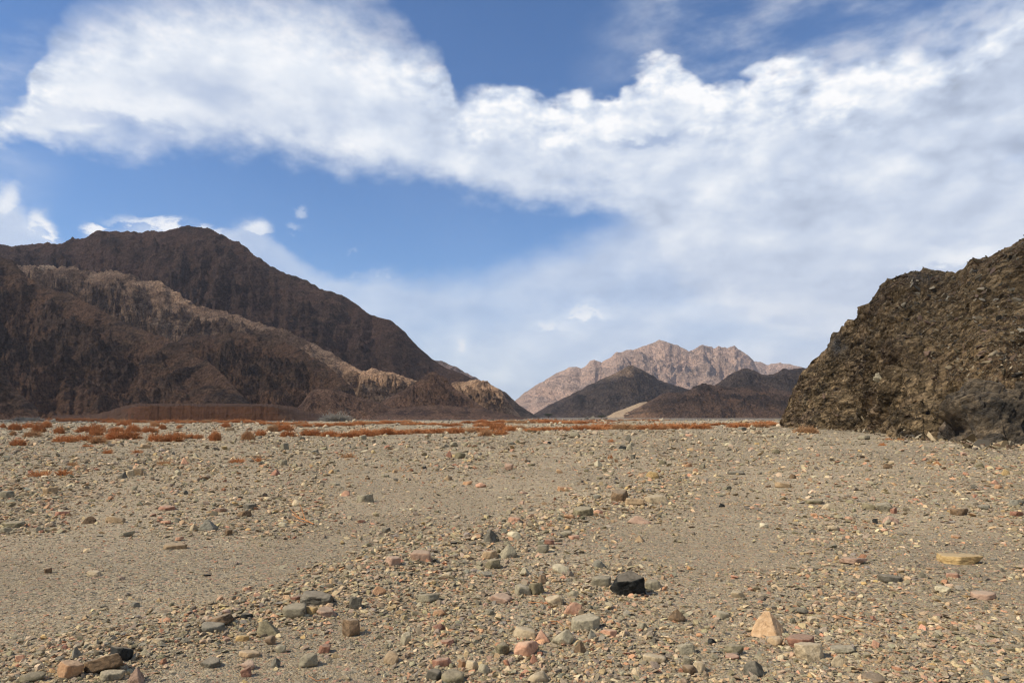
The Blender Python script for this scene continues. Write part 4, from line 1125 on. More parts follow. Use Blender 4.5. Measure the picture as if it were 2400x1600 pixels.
def stony_mask(x, y):
    r = np.hypot(x, y)
    a = fbm2(x / (0.5 + r * 0.09) + 3, y / (0.35 + r * 0.13), 3, 401) * 1.0
    m = 0.42 + 0.75 * a
    bar = np.exp(-(bar_dist(x, y) / (0.40 + 0.03 * r)) ** 2)
    m = m + 0.65 * bar
    px, py = project(x, y, y * 0)
    m = m - 0.38 * sstep(-0.2, 0.5, 0.5 - bar) * ((px < 900) & (py > 1265)) 
    m = m + 0.28 * ((px > 700) & (py > 1330)) - 0.10 * ((px > 1500) & (py > 1200) & (py < 1420))
    m = m + 0.20 * (py < 1100) + 0.18 * ((px < 760) & (py > 1085) & (py < 1250))
    return np.clip(m, 0.05, 1)


def build_gravel():
    f = F0 * 1024 / 2400; h = CAMZ
    P, S = [], []
    edges = np.geomspace(2.6, 330, 90)
    for a, b_ in zip(edges[:-1], edges[1:]):
        ym = math.sqrt(a * b_)
        smin = 1.25 * ym / f
        A = 2 * 0.95 * f * (f * h / a - f * h / b_)
        n = int(3.4 * A / (1.25 ** 2 * (0.35 + 0.9 * h / ym) * 4.2))
        y = np.sqrt(RNG.uniform(a * a, b_ * b_, n)); n2 = int(n * (0.95 * ym + 2.5) / (0.95 * ym))      # and a strip to either side of what the lens takes in
        n = n2; y = np.sqrt(RNG.uniform(a * a, b_ * b_, n)); x = RNG.uniform(-1, 1, n) * (0.95 * y + 2.5)
        s = smin * RNG.random(n) ** (-1 / 1.75)
        cap = 9.5 * ym / f
        keep = s < cap
        m = stony_mask(x, y)
        keep &= RNG.random(n) < np.where(s > 2.6 * smin, m ** 1.5 * 1.05, 0.45 + 0.55 * m)
        P.append(np.stack([x, y], -1)[keep]); S.append(s[keep])
    # rubble: bigger flat broken pieces, gathered in bars
    n = 92000
    py = 990 + 640 * RNG.random(n) ** 0.9; px = RNG.uniform(-840, 3240, n)
    x, y = on_ground(px, py)
    sp = 9.0 + 19 * RNG.random(n) ** 2.2
    sp = sp * (0.72 + 0.28 * np.clip((py - 1000) / 500, 0, 1))
    m = stony_mask(x, y)
    keep = RNG.random(n) < m ** 2 * 0.95
    P.append(np.stack([x, y], -1)[keep]); S.append((sp * y / F0)[keep])
    P = np.concatenate(P); S = np.concatenate(S)
    # nothing grows out of the cliff
    px, py = project(P[:, 0], P[:, 1], P[:, 0] * 0)
    ok = ~((px > 1830) & (py < np.interp(px, [1830, 1930, 2100, 2313, 2400, 3000], [1003, 1008, 1029, 1044, 1045, 1075])))
    P = P[ok]; S = S[ok]
    z = ground_z(P[:, 0], P[:, 1])
    n = len(P)
    ci = RNG.choice(len(GP), n, p=GW)
    cols = GP[ci] * RNG.uniform(0.8, 1.2, (n, 1)) * RNG.uniform(0.94, 1.06, (n, 3))
    fa = sstep(10, 90, P[:, 1])[:, None]
    cols = cols * (1 - 0.55 * fa) + np.array([.38, .32, .225]) * RNG.uniform(0.6, 1.35, (n, 1)) * 0.55 * fa
    V, F, C = strewn(np.column_stack([P, z]), S, cols, 5)
    rgba = np.column_stack([np.clip(C, 0, 1), np.ones(len(C))])
    me = mesh_np("gravel", V, F, False, {"tone": ("POINT", "FLOAT_COLOR", rgba)})
    m, nt, b = new_mat("gravel_stones")
    col = nd(nt, "ShaderNodeAttribute", attribute_name="tone").outputs["Color"]
    Pz = nd(nt, "ShaderNodeNewGeometry").outputs["Position"]
    k = smap(nt, noise(nt, Pz, 130, 5, 0.7), 0.3, 0.7, 0.72, 1.25)
    nt.links.new(mixc(nt, 1.0, col, nd(nt, "ShaderNodeCombineColor", {0: k, 1: k, 2: k}).outputs[0], "MULTIPLY"), b.inputs["Base Color"])
    nt.links.new(bump(nt, noise(nt, Pz, 90, 6, 0.7), 0.6, 0.008), b.inputs["Normal"])
    o = link("gravel", me, m)
    tag(o, "grey, beige and pink gravel and slate chips strewn all over the plain", "gravel", None, "stuff")
    return m


gravel_mat = build_gravel()


def build_scree():
    sh = cliffV.shape[:2]
    i = RNG.integers(8, int(sh[0] * 0.86), 60000); j = RNG.integers(2, sh[1] - 2, 60000)
    p = cliffV[i, j]; s_ = cliffS[i, j]
    px, py = project(p[:, 0], p[:, 1], p[:, 2])
    prob = 0.04 + 0.75 * s_
    keep = (RNG.random(len(p)) < prob) & (px < 2700)
    p = p[keep]; n = len(p)
    size = 0.09 * RNG.random(n) ** (-1 / 2.3); size = np.minimum(size, 0.9)
    pal = np.array([[.11, .085, .05], [.17, .13, .075], [.23, .175, .10], [.33, .26, .16], [.13, .088, .055], [.07, .06, .045], [.19, .125, .085], [.28, .235, .16]])
    cols = pal[RNG.integers(0, len(pal), n)] * RNG.uniform(0.75, 1.2, (n, 1))
    # fallen blocks and chips gathered along the foot of the face
    k = 2600
    fx = RNG.uniform(1832, 2600, k); back = RNG.exponential(1.3, k) - 0.8
    fy = np.interp(fx, *np.array(CLIFF_BASE, float).T) - back
    fy = np.where(fx > 2230, np.minimum(fy, np.interp(fx, [2222, 2313, 2400, 2700], [39.0, 34.4, 33.8, 29.0]) - back), fy)
    gx = ray(fx, np.full(k, 1020.0))[0] * fy
    p = np.concatenate([p, np.column_stack([gx, fy, ground_z(gx, fy)])])
    size = np.concatenate([size, np.minimum(0.10 * RNG.random(k) ** (-1 / 2.0), 0.85) * np.where(back > 1.5, 0.7, 1.0)])
    cols = np.concatenate([cols, pal[RNG.integers(0, len(pal), k)] * RNG.uniform(0.85, 1.3, (k, 1))])
    p = p + np.array([0, 0, -0.02])
    V, F, C = strewn(p, size, cols, 9, 0.45, 0.3)
    me = mesh_np("scree", V, F, False, {"tone": ("POINT", "FLOAT_COLOR", np.column_stack([C, np.ones(len(C))]))})
    o = link("scree", me, gravel_mat)
    tag(o, "loose brown scree lying over the slope of the near cliff", "scree", None, "stuff")


build_scree()


# pale slab and dark crags standing out of the cliff face
def cliff_rock(px, py, w, h, d, col, shape, seed, label, roll):
    qx, qy = project(cliffV[..., 0], cliffV[..., 1], cliffV[..., 2])
    e = np.where(cliffV[..., 1] > 0, (qx - px) ** 2 + (qy - py) ** 2, 1e12); e[int(e.shape[0] * .85):] = 1e12
    i, j = np.unravel_index(np.argmin(e), e.shape)
    p = cliffV[i, j]; s = p[1] / F0
    P, F = stone_verts(shape, seed, (w * s, d * s, h * s), 5)
    q = P / (w * s)
    P = P * (1 + 0.22 * blocks3(q[:, 0] * 5 + seed, q[:, 1] * 5, q[:, 2] * 5, seed) + 0.10 * blocks3(q[:, 0] * 13, q[:, 1] * 13, q[:, 2] * 13, seed))[:, None]
    P = P @ rotm([0, 1, 0], roll).T @ rotm([1, 0, 0], -0.5).T
    o = link("cliff_rock", mesh_np("cliff_rock", P, F, True), STONE_MAT[col], None, tuple(p + np.array([0, 0.5 * d * s, -0.1 * h * s])))
    tag(o, label, "rock", "rocks jutting from the near cliff")


cliff_rock(2098, 900, 84, 24, 26, "grey", "slab", 3, "pale grey slab jutting from the middle of the near cliff", 0.72)
cliff_rock(2094, 1022, 30, 22, 24, "grey", "wedge", 15, "grey wedge of rock leaning on the foot of the near cliff", 0.1)

# ------------------------------------------------------------------ dry rust coloured shrubs
def blade_mesh(starts, ends, mids, wid):
    """thin tapering twigs, each three-sided over two segments, as one mesh"""
    n = len(starts)
    d = ends - starts; d /= np.linalg.norm(d, axis=1)[:, None] + 1e-9
    up = np.where(np.abs(d[:, 2:3]) > 0.9, np.array([[1.0, 0, 0]]), np.array([[0, 0, 1.0]]))
    a = np.cross(d, up); a /= np.linalg.norm(a, axis=1)[:, None]
    b_ = np.cross(d, a)
    V = []
    for P, k in ((starts, 1.0), (mids, 0.75)):
        for q in range(3):
            V.append(P + (a * math.cos(q * 2.094) + b_ * math.sin(q * 2.094)) * (wid * k)[:, None])
    V.append(ends)
    V = np.stack(V, 1)                         # n,7,3
    f = []
    for q in range(3):
        r = (q + 1) % 3
        f += [[q, r, 3 + r], [q, 3 + r, 3 + q], [3 + q, 3 + r, 6]]
    F = (np.array(f)[None] + (np.arange(n) * 7)[:, None, None]).reshape(-1, 3)
    return V.reshape(-1, 3), F


def shrub_mesh(name, seed, n, flat, wid, spread=1.0):
    """unit shrub: 1 m across, twigs fanning out of several root crowns and forking into fine tips"""
    g = np.random.default_rng(seed)
    k = int(g.integers(4, 8))
    cen = np.column_stack([g.uniform(-.26, .26, k) * spread, g.uniform(-.22, .22, k), np.zeros(k)])
    size = g.uniform(0.6, 1.0, k)
    S, E, Mi = [], [], []
    w_ = g.integers(0, k, n)
    th = g.uniform(0, 2 * math.pi, n); ph = np.arccos(g.uniform(0.02, 1, n))
    L = g.uniform(0.20, 0.32, n) * size[w_]
    dirn = np.column_stack([np.sin(ph) * np.cos(th), np.sin(ph) * np.sin(th), np.cos(ph) * flat])
    root = cen[w_] + g.normal(0, 0.02, (n, 3)) * [1, 1, 0]
    m = root + dirn * (L * 0.5)[:, None] + g.normal(0, 0.025, (n, 3))
    e = root + dirn * L[:, None] + g.normal(0, 0.03, (n, 3))
    S.append(root); Mi.append(m); E.append(e)
    for rep in range(3):                     # side twigs
        s2 = m + (e - m) * g.uniform(0, 1, (n, 1))
        d2 = dirn + g.normal(0, 0.55, (n, 3))
        e2 = s2 + d2 * (L * g.uniform(0.2, 0.5, n))[:, None]
        S.append(s2); E.append(e2); Mi.append((s2 + e2) / 2 + g.normal(0, 0.012, (n, 3)))
    S, E, Mi = map(np.concatenate, (S, E, Mi))
    for q in (S, E, Mi): q[:, 2] = np.maximum(q[:, 2], 0.0)
    V, F = blade_mesh(S, E, Mi, g.uniform(0.6, 1.3, len(S)) * wid)
    V[:, :2] /= max(np.percentile(V[:, 0], 95) - np.percentile(V[:, 0], 5), 1e-3)
    V[:, 2] /= np.percentile(V[:, 2], 96)
    return mesh_np(name, V, F, False)


def shrub_mat(name, c1, c2):
    m, nt, b = new_mat(name)
    P = nd(nt, "ShaderNodeNewGeometry").outputs["Position"]
    rnd = nd(nt, "ShaderNodeObjectInfo").outputs["Random"]
    f = M(nt, "ADD", M(nt, "MULTIPLY", noise(nt, P, 9, 4, 0.7), 1.2), M(nt, "MULTIPLY_ADD", rnd, 0.6, -0.45))
    cc = mixc(nt, f, c1, c2)
    if name == "dry_rust_twigs": cc = mixc(nt, M(nt, "MULTIPLY", smap(nt, rnd, 0.72, 0.95), 0.6), cc, (0.36, 0.255, 0.14))
    nt.links.new(cc, b.inputs["Base Color"])
    return m


RUST = shrub_mat("dry_rust_twigs", (0.36, 0.150, 0.056), (0.58, 0.265, 0.108))
GREYB = shrub_mat("dead_grey_twigs", (0.20, 0.18, 0.145), (0.36, 0.33, 0.27))
GREEN = shrub_mat("dull_green_leaves", (0.030, 0.036, 0.018), (0.070, 0.078, 0.038))
BARK = shrub_mat("tree_bark", (0.05, 0.037, 0.028), (0.11, 0.085, 0.062))
SHRUB = []
for k in range(9):
    me = shrub_mesh("dry_shrub", 900 + k, 700, (0.9, 1.1, 0.75)[k % 3], 0.0075)
    me.materials.append(RUST); SHRUB.append(me)
GRASSY = []
for k in range(3):
    me = shrub_mesh("dry_tuft", 960 + k, 160, 0.6, 0.009); me.materials.append(RUST); GRASSY.append(me)

SHRUBS = []


def shrub(x0, x1, y0, y1, label=None, meshes=SHRUB, name="dry_shrub", group="rust coloured dry shrubs on the plain"):
    cx = (x0 + x1) / 2
    gx, gy = (float(q) for q in on_ground(cx, y1))
    for _ in range(3):
        gx, gy = (float(q) for q in on_ground(cx, y1, float(ground_z(np.array(gx), np.array(gy)))))
        gy = min(max(gy, 3.0), 420.0); gx = float(ray(cx, y1)[0]) * gy
    s = gy / F0
    me = meshes[(len(SHRUBS) * 5 + int(x0)) % len(meshes)]
    o = link(name, me)
    w = (x1 - x0) * s; h = max((y1 - y0) * s * 0.72, 0.12)
    o.scale = (w * 0.76, w * 0.76 * RNG.uniform(0.8, 1.1), h)
    o.rotation_euler = (0, 0, float(RNG.choice([0, math.pi])) + RNG.uniform(-.3, .3))
    o.location = (gx, gy + w * 0.35, float(ground_z(np.array(gx), np.array(gy))) - 0.02)
    tag(o, label, "shrub" if meshes is SHRUB else "dry tuft", group)
    SHRUBS.append(dict(o=o, px=cx, py=(y0 + y1) / 2, w=x1 - x0, h=y1 - y0, label=label))
    return o


FRONT = """12 53 1029 1045|46 80 1009 1024|110 170 1021 1036|170 211 1019 1033|211 245 1022 1040|231 272 1009 1030|275 320 1009 1029|204 231 1005 1021|167 223 995 1014|258 287 999 1012|296 328 995 1012|119 146 1000 1016
75 100 990 1013|92 117 987 1003|14 42 992 1008|44 75 990 1005|330 359 999 1014|343 377 1016 1035|377 418 1014 1035|405 432 1014 1028|432 452 1016 1027|452 473 1017 1028|486 513 1009 1033|561 595 1009 1031|598 622 1007 1021
622 645 994 1012|640 677 991 1011|656 690 1009 1023|700 748 1006 1021|748 790 1009 1023|372 387 993 1006|410 424 995 1005|510 532 990 1001|272 300 985 997|352 372 988 999|0 12 993 1004|20 34 1008 1020"""
BAND = [  # runs of shrubs: (x0, y0) to (x1, y1) at their feet, shrub width range, height range, group words
    (792, 1026, 880, 1018, 34, 46, 13, 17, "front"), (870, 1017, 1005, 1015, 28, 44, 9, 13, "front"), (1010, 1011, 1050, 1010, 20, 30, 5, 8, "front"), (1055, 1016, 1130, 1012, 30, 42, 11, 15, "front"),
    (1130, 1022, 1172, 1016, 28, 40, 10, 17, "front"), (1150, 1009, 1222, 1009, 30, 44, 11, 15, "front"), (1228, 1010, 1340, 1008, 30, 44, 7, 10, "front"), (1345, 1008, 1440, 1006, 32, 46, 9, 14, "front"),
    (1440, 1007, 1530, 1006, 34, 46, 11, 15, "front"), (1530, 1006, 1650, 1005, 34, 48, 10, 14, "front"), (1655, 998, 1672, 997, 14, 20, 4, 6, "right"), (1685, 996, 1760, 997, 26, 38, 5, 8, "right"),
    (1712, 1002, 1780, 1001, 28, 38, 8, 12, "right"), (1770, 997, 1826, 998, 26, 38, 9, 13, "right"),
    (690, 1000, 830, 996, 22, 34, 7, 10, "rear"), (600, 995, 700, 994, 18, 28, 5, 8, "rear"), (830, 993, 980, 992, 22, 36, 6, 9, "rear"), (940, 996, 1018, 995, 18, 28, 4, 7, "rear"), (1045, 999, 1075, 998, 18, 26, 6, 8, "rear"),
    (1090, 991, 1250, 992, 22, 34, 5, 8, "rear"), (1110, 999, 1160, 998, 20, 30, 6, 9, "rear"), (1240, 991, 1340, 991, 24, 36, 6, 9, "rear"), (1300, 994, 1352, 993, 20, 28, 5, 7, "rear"), (1355, 991, 1420, 991, 16, 24, 3, 4, "rear"),
    (380, 991, 600, 990, 16, 26, 5, 8, "rear"), (90, 987, 240, 987, 18, 28, 6, 9, "rear"), (240, 990, 380, 992, 14, 22, 5, 8, "rear"), (1380, 986, 1560, 985, 18, 28, 2, 3, "far")]
for tok in FRONT.replace("\n", "|").split("|"):
    shrub(*map(float, tok.split()))
BANDLAB = {"front": ("rust brown shrub in the long front strip of shrubs across the plain", "front strip of rust brown shrubs"),
           "rear": ("small rust brown shrub in the thin rear strip below the left slopes", "rear strip of rust brown shrubs"),
           "right": ("rust brown shrub in the strip ending against the left corner of the near cliff", "strip of shrubs beside the cliff"),
           "far": ("tiny rust brown shrub in the faint farthest line below the pale sandy slope", "farthest line of shrubs")}
for x0, y0, x1, y1, wa_, wb_, ha, hb_, key in BAND:
    x = x0
    while x < x1:
        w = RNG.uniform(wa_, wb_); t = (x - x0) / max(x1 - x0, 1)
        yb = y0 + (y1 - y0) * t + RNG.uniform(-1.2, 1.2); hh = RNG.uniform(ha, hb_)
        shrub(x - w * .1, x + w, yb - hh, yb, BANDLAB[key][0], SHRUB, "dry_shrub", BANDLAB[key][1])
        x += w * RNG.uniform(0.50, 0.85)
shrub(1877, 1921, 998, 1016, "low rust orange shrub hugging the foot of the near cliff")
TUFTS = [(80, 120, 1103, 1116, "low orange brown dry tuft on gravel at the far left, in front of the shrubs"), (118, 158, 1099, 1115, "spiky orange dry tuft right beside another tuft at the far left"),
         (547, 580, 1073, 1084, "low orange tuft on gravel behind and left of the lone red stone"), (588, 616, 1070, 1082, "dry brown tuft beside dark stones behind the lone red stone"),
         (246, 266, 1051, 1063, "small sparse orange tuft alone in the left gravel"), (305, 328, 1054, 1062, "tiny flat orange tuft right of the small sparse tuft"),
         (350, 385, 1081, 1090, "flat dry orange tuft behind the tan blocky stone"), (147, 168, 1084, 1093, "thin orange tuft behind the spiky tuft at the far left"),
         (800, 828, 1060, 1072, "dry orange tuft among grey stones left of the middle"), (1425, 1440, 1028, 1036, "small orange tuft in gravel in front of the front shrub strip"),
         (1424, 1436, 1063, 1075, "brown spiky tuft beside dark stones in the middle distance"), (2063, 2077, 1036, 1044, "small orange tuft on pale gravel in front of the near cliff"),
         (2190, 2206, 1082, 1091, "brown orange tuft beside a blue grey stone left of the dark olive boulder"), (188, 215, 1041, 1047, "thin flat orange tuft in front of the left shrubs"),
         (2105, 2120, 1026, 1032, "orange tuft at the cliff foot below a pale rock face"), (2076, 2092, 1026, 1031, "pale orange tuft at the cliff foot, smaller than its neighbour")]
for t in TUFTS: shrub(*t, meshes=GRASSY, name="dry_tuft", group="low orange tufts on the gravel")

# each front shrub gets words of its own
done = set()
fr = [s for s in SHRUBS if not s["label"]]
rows = [("nearest row", lambda s: s["py"] > 1019), ("middle row", lambda s: 1008 < s["py"] <= 1019), ("back row", lambda s: s["py"] <= 1008)]
ordw = ["first", "second", "third", "fourth", "fifth", "sixth", "seventh", "eighth", "ninth", "tenth", "eleventh", "twelfth", "thirteenth", "fourteenth", "fifteenth", "sixteenth", "seventeenth", "eighteenth"]
for rn, ft in rows:
    rs = sorted([s for s in fr if ft(s)], key=lambda s: s["px"])
    for i, s in enumerate(rs):
        sz = "wide low" if s["w"] > 3.2 * s["h"] else "big bushy" if s["w"] * s["h"] > 750 else "small round" if s["w"] < 25 else "bushy"
        lb = f"{sz} rust brown shrub, {ordw[i]} from the left in the {rn} of left shrubs"
        s["label"] = lb; s["o"]["label"] = lb

# grey dead bush and grey green scrub against the bank
GB = [shrub_mesh("dead_bush", 990, 600, 0.8, 0.006), shrub_mesh("dead_bush", 991, 600, 0.8, 0.006)]
for q in GB: q.materials.append(GREYB)
shrub(742, 812, 968, 987, "ash grey leafless bush at the foot of the reddish slopes, the only grey bush", GB, "dead_bush", "grey bushes")["category"] = "bush"
shrub(8, 52, 978, 987, "flat grey green scrub patch low at the left edge, left of its twin", GB, "low_scrub", "grey bushes")["category"] = "scrub"
shrub(46, 90, 979, 987, "flat grey green scrub patch at the left, tapering to the right", GB, "low_scrub", "grey bushes")["category"] = "scrub"


# ------------------------------------------------------------------ far acacia trees
def tube(pts, rad, sides=6):
    pts = np.array(pts, float); n = len(pts)
    V, F = [], []
    for i in range(n):
        d = pts[min(i + 1, n - 1)] - pts[max(i - 1, 0)]; d /= np.linalg.norm(d) + 1e-9
        a = np.cross(d, [0.3, 1, 0.2]); a /= np.linalg.norm(a); b2 = np.cross(d, a)
        for q in range(sides):
            t = q * 2 * math.pi / sides
            V.append(pts[i] + (a * math.cos(t) + b2 * math.sin(t)) * rad[i])
    for i in range(n - 1):
        for q in range(sides):
            r = (q + 1) % sides
            F.append([i * sides + q, i * sides + r, (i + 1) * sides + r, (i + 1) * sides + q])
    return np.array(V), np.array(F)


def merge(parts):
    VV, FF, b0 = [], [], 0
    for V, F in parts: VV.append(V); FF.append(F + b0); b0 += len(V)
    return np.concatenate(VV), np.concatenate(FF)


def acacia(px, py, width, height, seed, label):
    g = np.random.default_rng(seed)
    gx, gy = (float(q) for q in on_ground(px, py)); gy = min(gy, 520.0); gx = float(ray(px, py)[0]) * gy
    root = bpy.data.objects.new("acacia_tree", None); COL.objects.link(root); root.location = (gx, gy, float(ground_z(np.array(gx), np.array(gy))))
    tag(root, label, "tree", "far trees on the plain")
    H = height; R = width / 2
    limbs = [tube([[0, 0, -0.2], [0.06, 0.02, H * .2], [0.02, 0, H * .36]], [0.20, 0.16, 0.13])]
    tips = []
    for k in range(7):
        t = k * 0.9 + g.uniform(-.2, .2); r = R * g.uniform(.45, .85)
        e = np.array([r * math.cos(t), r * math.sin(t), H * g.uniform(.68, .85)])
        m = np.array([e[0] * .4, e[1] * .4, H * .56])
        limbs.append(tube([[0, 0, H * .22 + 0.1 * k % .3], m, e], [0.11, 0.07, 0.025], 5)); tips += [e, (m + e) / 2]
    V, F = merge(limbs)
    link("trunk", mesh_np("trunk", V, F, True), BARK, root)
    n = 2600
    c = np.array(tips)[g.integers(0, len(tips), n)]
    p = c + g.normal(0, 1, (n, 3)) * [R * .24, R * .24, H * .07]
    p[:, 2] = np.maximum(p[:, 2], H * .45)
    s = g.uniform(.05, .14, n)[:, None]
    d1 = g.normal(size=(n, 3)); d1 /= np.linalg.norm(d1, axis=1)[:, None]
    d2 = np.cross(d1, g.normal(size=(n, 3))); d2 /= np.linalg.norm(d2, axis=1)[:, None]
    Vv = np.stack([p - d1 * s, p + d2 * s * .6, p + d1 * s, p - d2 * s * .6], 1).reshape(-1, 3)
    link("crown", mesh_np("crown", Vv, np.arange(n * 4).reshape(-1, 4), False), GREEN, root)


acacia(1286, 981.0, 5.6, 3.9, 4, "flat topped green acacia standing alone on the plain below the grey pyramid hill")
acacia(1409, 979.6, 6.4, 2.6, 7, "low wide dark acacia at the far foot of the pyramid hill, by the sandy slope")


# ------------------------------------------------------------------ dry twigs lying on the gravel
def twig(name, label, pts, rad, branches=(), cat="dry twig"):
    def conv(p):
        gx, gy = (float(q) for q in on_ground(p[0], p[1]))
        return np.array([gx, gy, float(ground_z(np.array(gx), np.array(gy))) + p[2]])
    parts = [tube([conv(p) for p in pts], np.linspace(rad, rad * .5, len(pts)), 5)]
    for br in branches: parts.append(tube([conv(p) for p in br], np.linspace(rad * .7, rad * .25, len(br)), 5))
    V, F = merge(parts)
    o0 = V.mean(0); 
    o = link(name, mesh_np(name, V - o0, F, True), RUST, None, tuple(o0))
    tag(o, label, cat, "dry twigs on the gravel")


twig("dry_branch", "forked dry brown branch lying on gravel right of the smooth cream cobble", [(735, 1228, .02), (715, 1224, .05), (700, 1222, .06), (684, 1216, .08)], .010,
     [[(715, 1224, .05), (708, 1222, .16), (700, 1218, .26)], [(722, 1226, .04), (712, 1226, .03), (690, 1224, .05)], [(704, 1223, .06), (690, 1222, .13), (678, 1219, .18)]], "dry branch")
twig("dry_stalk", "thin orange stalk lying on gravel right of the big pale orange rock", [(1968, 1444, .012), (2000, 1456, .02), (2035, 1463, .018), (2062, 1471, .01)], .0035)
twig("dry_stalk", "thin orange stalk left of the salmon wedge", [(1238, 1417, .015), (1262, 1419, .022), (1292, 1421, .012)], .0035)
twig("dry_stalk", "short brown stalk behind the pale angular stone", [(1290, 1462, .012), (1306, 1464, .02), (1322, 1472, .01)], .003)
twig("dry_stalk", "pale curved stalk at the bottom, right of the square grey block", [(770, 1588, .01), (742, 1597, .02), (722, 1585, .02)], .003)
twig("dry_stalk", "fine straw on gravel behind the mauve slab", [(1375, 1335, .01), (1396, 1342, .02), (1412, 1346, .01)], .003) if False else None

# ------------------------------------------------------------------ unseen cloud deck added out to the left, shaped to shade the hills
def build_shade_cloud():
    HC, CELL = 1500.0, 13.0
    xs = np.concatenate([v[0] for v in VOTES]); ys = np.concatenate([v[1] for v in VOTES])
    zs = np.concatenate([v[2] for v in VOTES]); lit = np.concatenate([v[3] for v in VOTES])
    # the far left of the plain and the strip under the near cliff lie in the edge of the same shadow
    gpx, gpy = np.meshgrid(np.arange(-300, 2500, 8.0), np.concatenate([np.arange(980, 1010, 1.0), np.arange(1010, 1260, 5.0)]))
    gx, gy = on_ground(gpx.ravel(), gpy.ravel())
    edge = np.interp(gpx.ravel(), [-300, 0, 300, 700, 900, 1240, 1400, 1780, 1830, 2000, 2100, 2300, 2400], [1000, 990, 986, 984, 983, 983, 983, 983, 1002, 1008, 1026, 1040, 1042])
    ok = gy < 480
    xs = np.concatenate([xs, gx[ok]]); ys = np.concatenate([ys, gy[ok]]); zs = np.concatenate([zs, gx[ok] * 0])
    lit = np.concatenate([lit, (gpy.ravel() > edge)[ok]])
    # only what can be seen from the plain decides where the deck is open
    vx, vy = project(xs, ys, zs)
    ci = np.clip(((vx + 700) / 5).astype(int), 0, 799); cj = np.clip((vy / 4).astype(int), 0, 399)
    zb = np.full((400, 800), 1e9); np.minimum.at(zb, (cj, ci), ys)
    vis = ys < zb[cj, ci] * 1.05 + 4
    xs, ys, zs, lit = xs[vis], ys[vis], zs[vis], lit[vis]
    k = (HC - zs) / SUN_DIR[2]
    cx = xs + SUN_DIR[0] * k; cy = ys + SUN_DIR[1] * k
    x0, y0 = cx.min() - 150, cy.min() - 150
    nx = int((cx.max() - x0 + 150) / CELL) + 1; ny = int((cy.max() - y0 + 150) / CELL) + 1
    acc = np.zeros((ny, nx)); cnt = np.zeros((ny, nx))
    # one vote per sample, averaged inside each cell, then spread outwards
    i = ((cy - y0) / CELL).astype(int); j = ((cx - x0) / CELL).astype(int)
    np.add.at(acc, (i, j), np.where(lit, -4.0, 1.0)); np.add.at(cnt, (i, j), 1.0)
    acc = np.where(cnt > 0, acc / np.maximum(cnt, 1), 0); wgt = (cnt > 0).astype(float)

    def blur(a, n):
        for _ in range(n):
            p = np.pad(a, 1)
            a = (p[1:-1, 1:-1] * 4 + p[:-2, 1:-1] * 2 + p[2:, 1:-1] * 2 + p[1:-1, :-2] * 2 + p[1:-1, 2:] * 2 + p[:-2, :-2] + p[:-2, 2:] + p[2:, :-2] + p[2:, 2:]) / 16
        return a
    d = np.zeros_like(acc); w = np.zeros_like(acc) + 1e-6
    for n, g in ((1, 1.0), (4, 0.08), (24, 0.004)):
        d += g * blur(acc, n); w += g * blur(wgt, n)
    d = d / w
    GX, GY = np.meshgrid(x0 + (np.arange(nx) + .5) * CELL, y0 + (np.arange(ny) + .5) * CELL)
    reach = blur(wgt, 30)
    d = d * sstep(0.002, 0.02, reach) + 0.16 * fbm2(GX / 90, GY / 90, 4, 700) - 0.3 * (1 - sstep(0.002, 0.02, reach))
    keepv = d > -0.12
    dens = sstep(-0.10, 0.25, d)
    thick = 14 + 70 * sstep(0, 0.9, d)
    lump = fbm2(GX / 120, GY / 120, 4, 710)
    top = HC + thick * (1.0 + 0.7 * lump); bot = HC - thick * 0.25 * (1 + 0.5 * lump)
    n = nx * ny
    idx = np.arange(n).reshape(ny, nx)
    q = keepv[:-1, :-1] & keepv[1:, :-1] & keepv[:-1, 1:] & keepv[1:, 1:]
    f = np.stack([idx[:-1, :-1], idx[:-1, 1:], idx[1:, 1:], idx[1:, :-1]], -1)[q]
    edge_v = np.zeros((ny, nx), bool)
    qp = np.pad(q, 1)
    full = qp[:-1, :-1] & qp[1:, :-1] & qp[:-1, 1:] & qp[1:, 1:]
    rim = ~full
    top = np.where(rim, HC + 1.0, top); bot = np.where(rim, HC, bot)
    V = np.concatenate([np.stack([GX, GY, top], -1).reshape(-1, 3), np.stack([GX, GY, bot], -1).reshape(-1, 3)])
    F = np.concatenate([f, f[:, ::-1] + n])
    usedv, inv = np.unique(F, return_inverse=True)
    V = V[usedv]; F = inv.reshape(F.shape)
    dd = np.concatenate([dens.ravel(), dens.ravel()])[usedv]
    me = mesh_np("cloud", V, F, True, {"body": ("POINT", "FLOAT", dd)})  # mesh of the added unseen cloud deck
    m, nt, b = new_mat("shade_cloud_body")
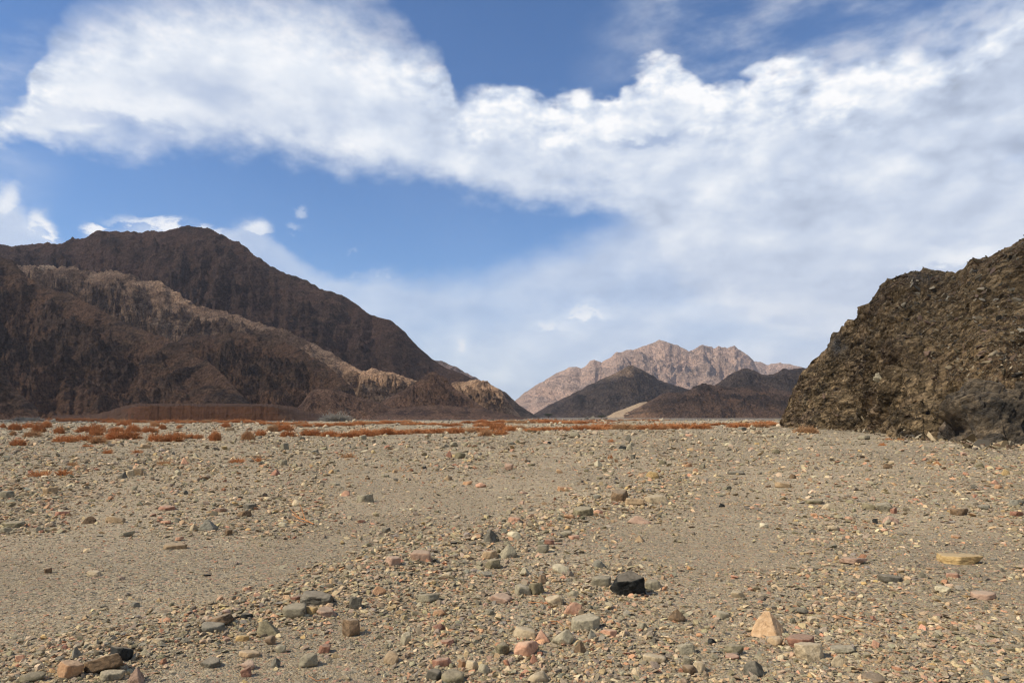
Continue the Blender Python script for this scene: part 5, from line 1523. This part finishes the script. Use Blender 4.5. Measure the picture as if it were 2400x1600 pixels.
    a = nd(nt, "ShaderNodeAttribute", attribute_name="body").outputs["Fac"]
    P = nd(nt, "ShaderNodeNewGeometry").outputs["Position"]
    br = noise(nt, P, 0.012, 6, 0.6)
    fac = M(nt, "ADD", M(nt, "MULTIPLY", a, 1.25), M(nt, "MULTIPLY", M(nt, "SUBTRACT", br, 0.5), 0.7), clamp=True)
    fac = M(nt, "MULTIPLY", fac, M(nt, "SUBTRACT", 1.0, M(nt, "MULTIPLY", smap(nt, br, 0.62, 0.5), 0.0)))
    tr = nd(nt, "ShaderNodeBsdfTransparent"); df = nd(nt, "ShaderNodeBsdfDiffuse", {"Color": (0.85, 0.86, 0.88, 1)})
    tl = nd(nt, "ShaderNodeBsdfTranslucent", {"Color": (0.85, 0.86, 0.88, 1)})
    body = nd(nt, "ShaderNodeMixShader", {0: 0.35, 1: df.outputs[0], 2: tl.outputs[0]})
    fac = M(nt, "MULTIPLY", fac, 0.43)
    mx = nd(nt, "ShaderNodeMixShader", {0: fac, 1: tr.outputs[0], 2: body.outputs[0]})
    nt.links.new(mx.outputs[0], nt.nodes["Material Output"].inputs["Surface"])
    o = link("cloud", me, m)  # added unseen cloud deck, there to shade the hills
    tag(o, "unseen cloud deck added high over the left, shaped to shade the hills", "cloud", None, "stuff")


build_shade_cloud()

# ------------------------------------------------------------------ thin desert haze
HZ = bmesh.new(); bmesh.ops.create_cube(HZ, size=1.0)
hm = bpy.data.meshes.new("haze"); HZ.to_mesh(hm); HZ.free()
m = bpy.data.materials.new("haze_air"); m.use_nodes = True
nt = m.node_tree; nt.nodes.clear()
pv = nd(nt, "ShaderNodeVolumePrincipled", {"Color": (0.86, 0.90, 1.0, 1), "Density": 0.00008, "Anisotropy": 0.15})
nd(nt, "ShaderNodeOutputMaterial", {"Volume": pv.outputs[0]})
hz_o = link("haze", hm, m)
hz_o.scale = (12400, 12400, 620); hz_o.location = (0, 0, 620 / 2 - 6)
tag(hz_o, "thin pale haze in the air that softens the far pink massif", "haze", None, "stuff")
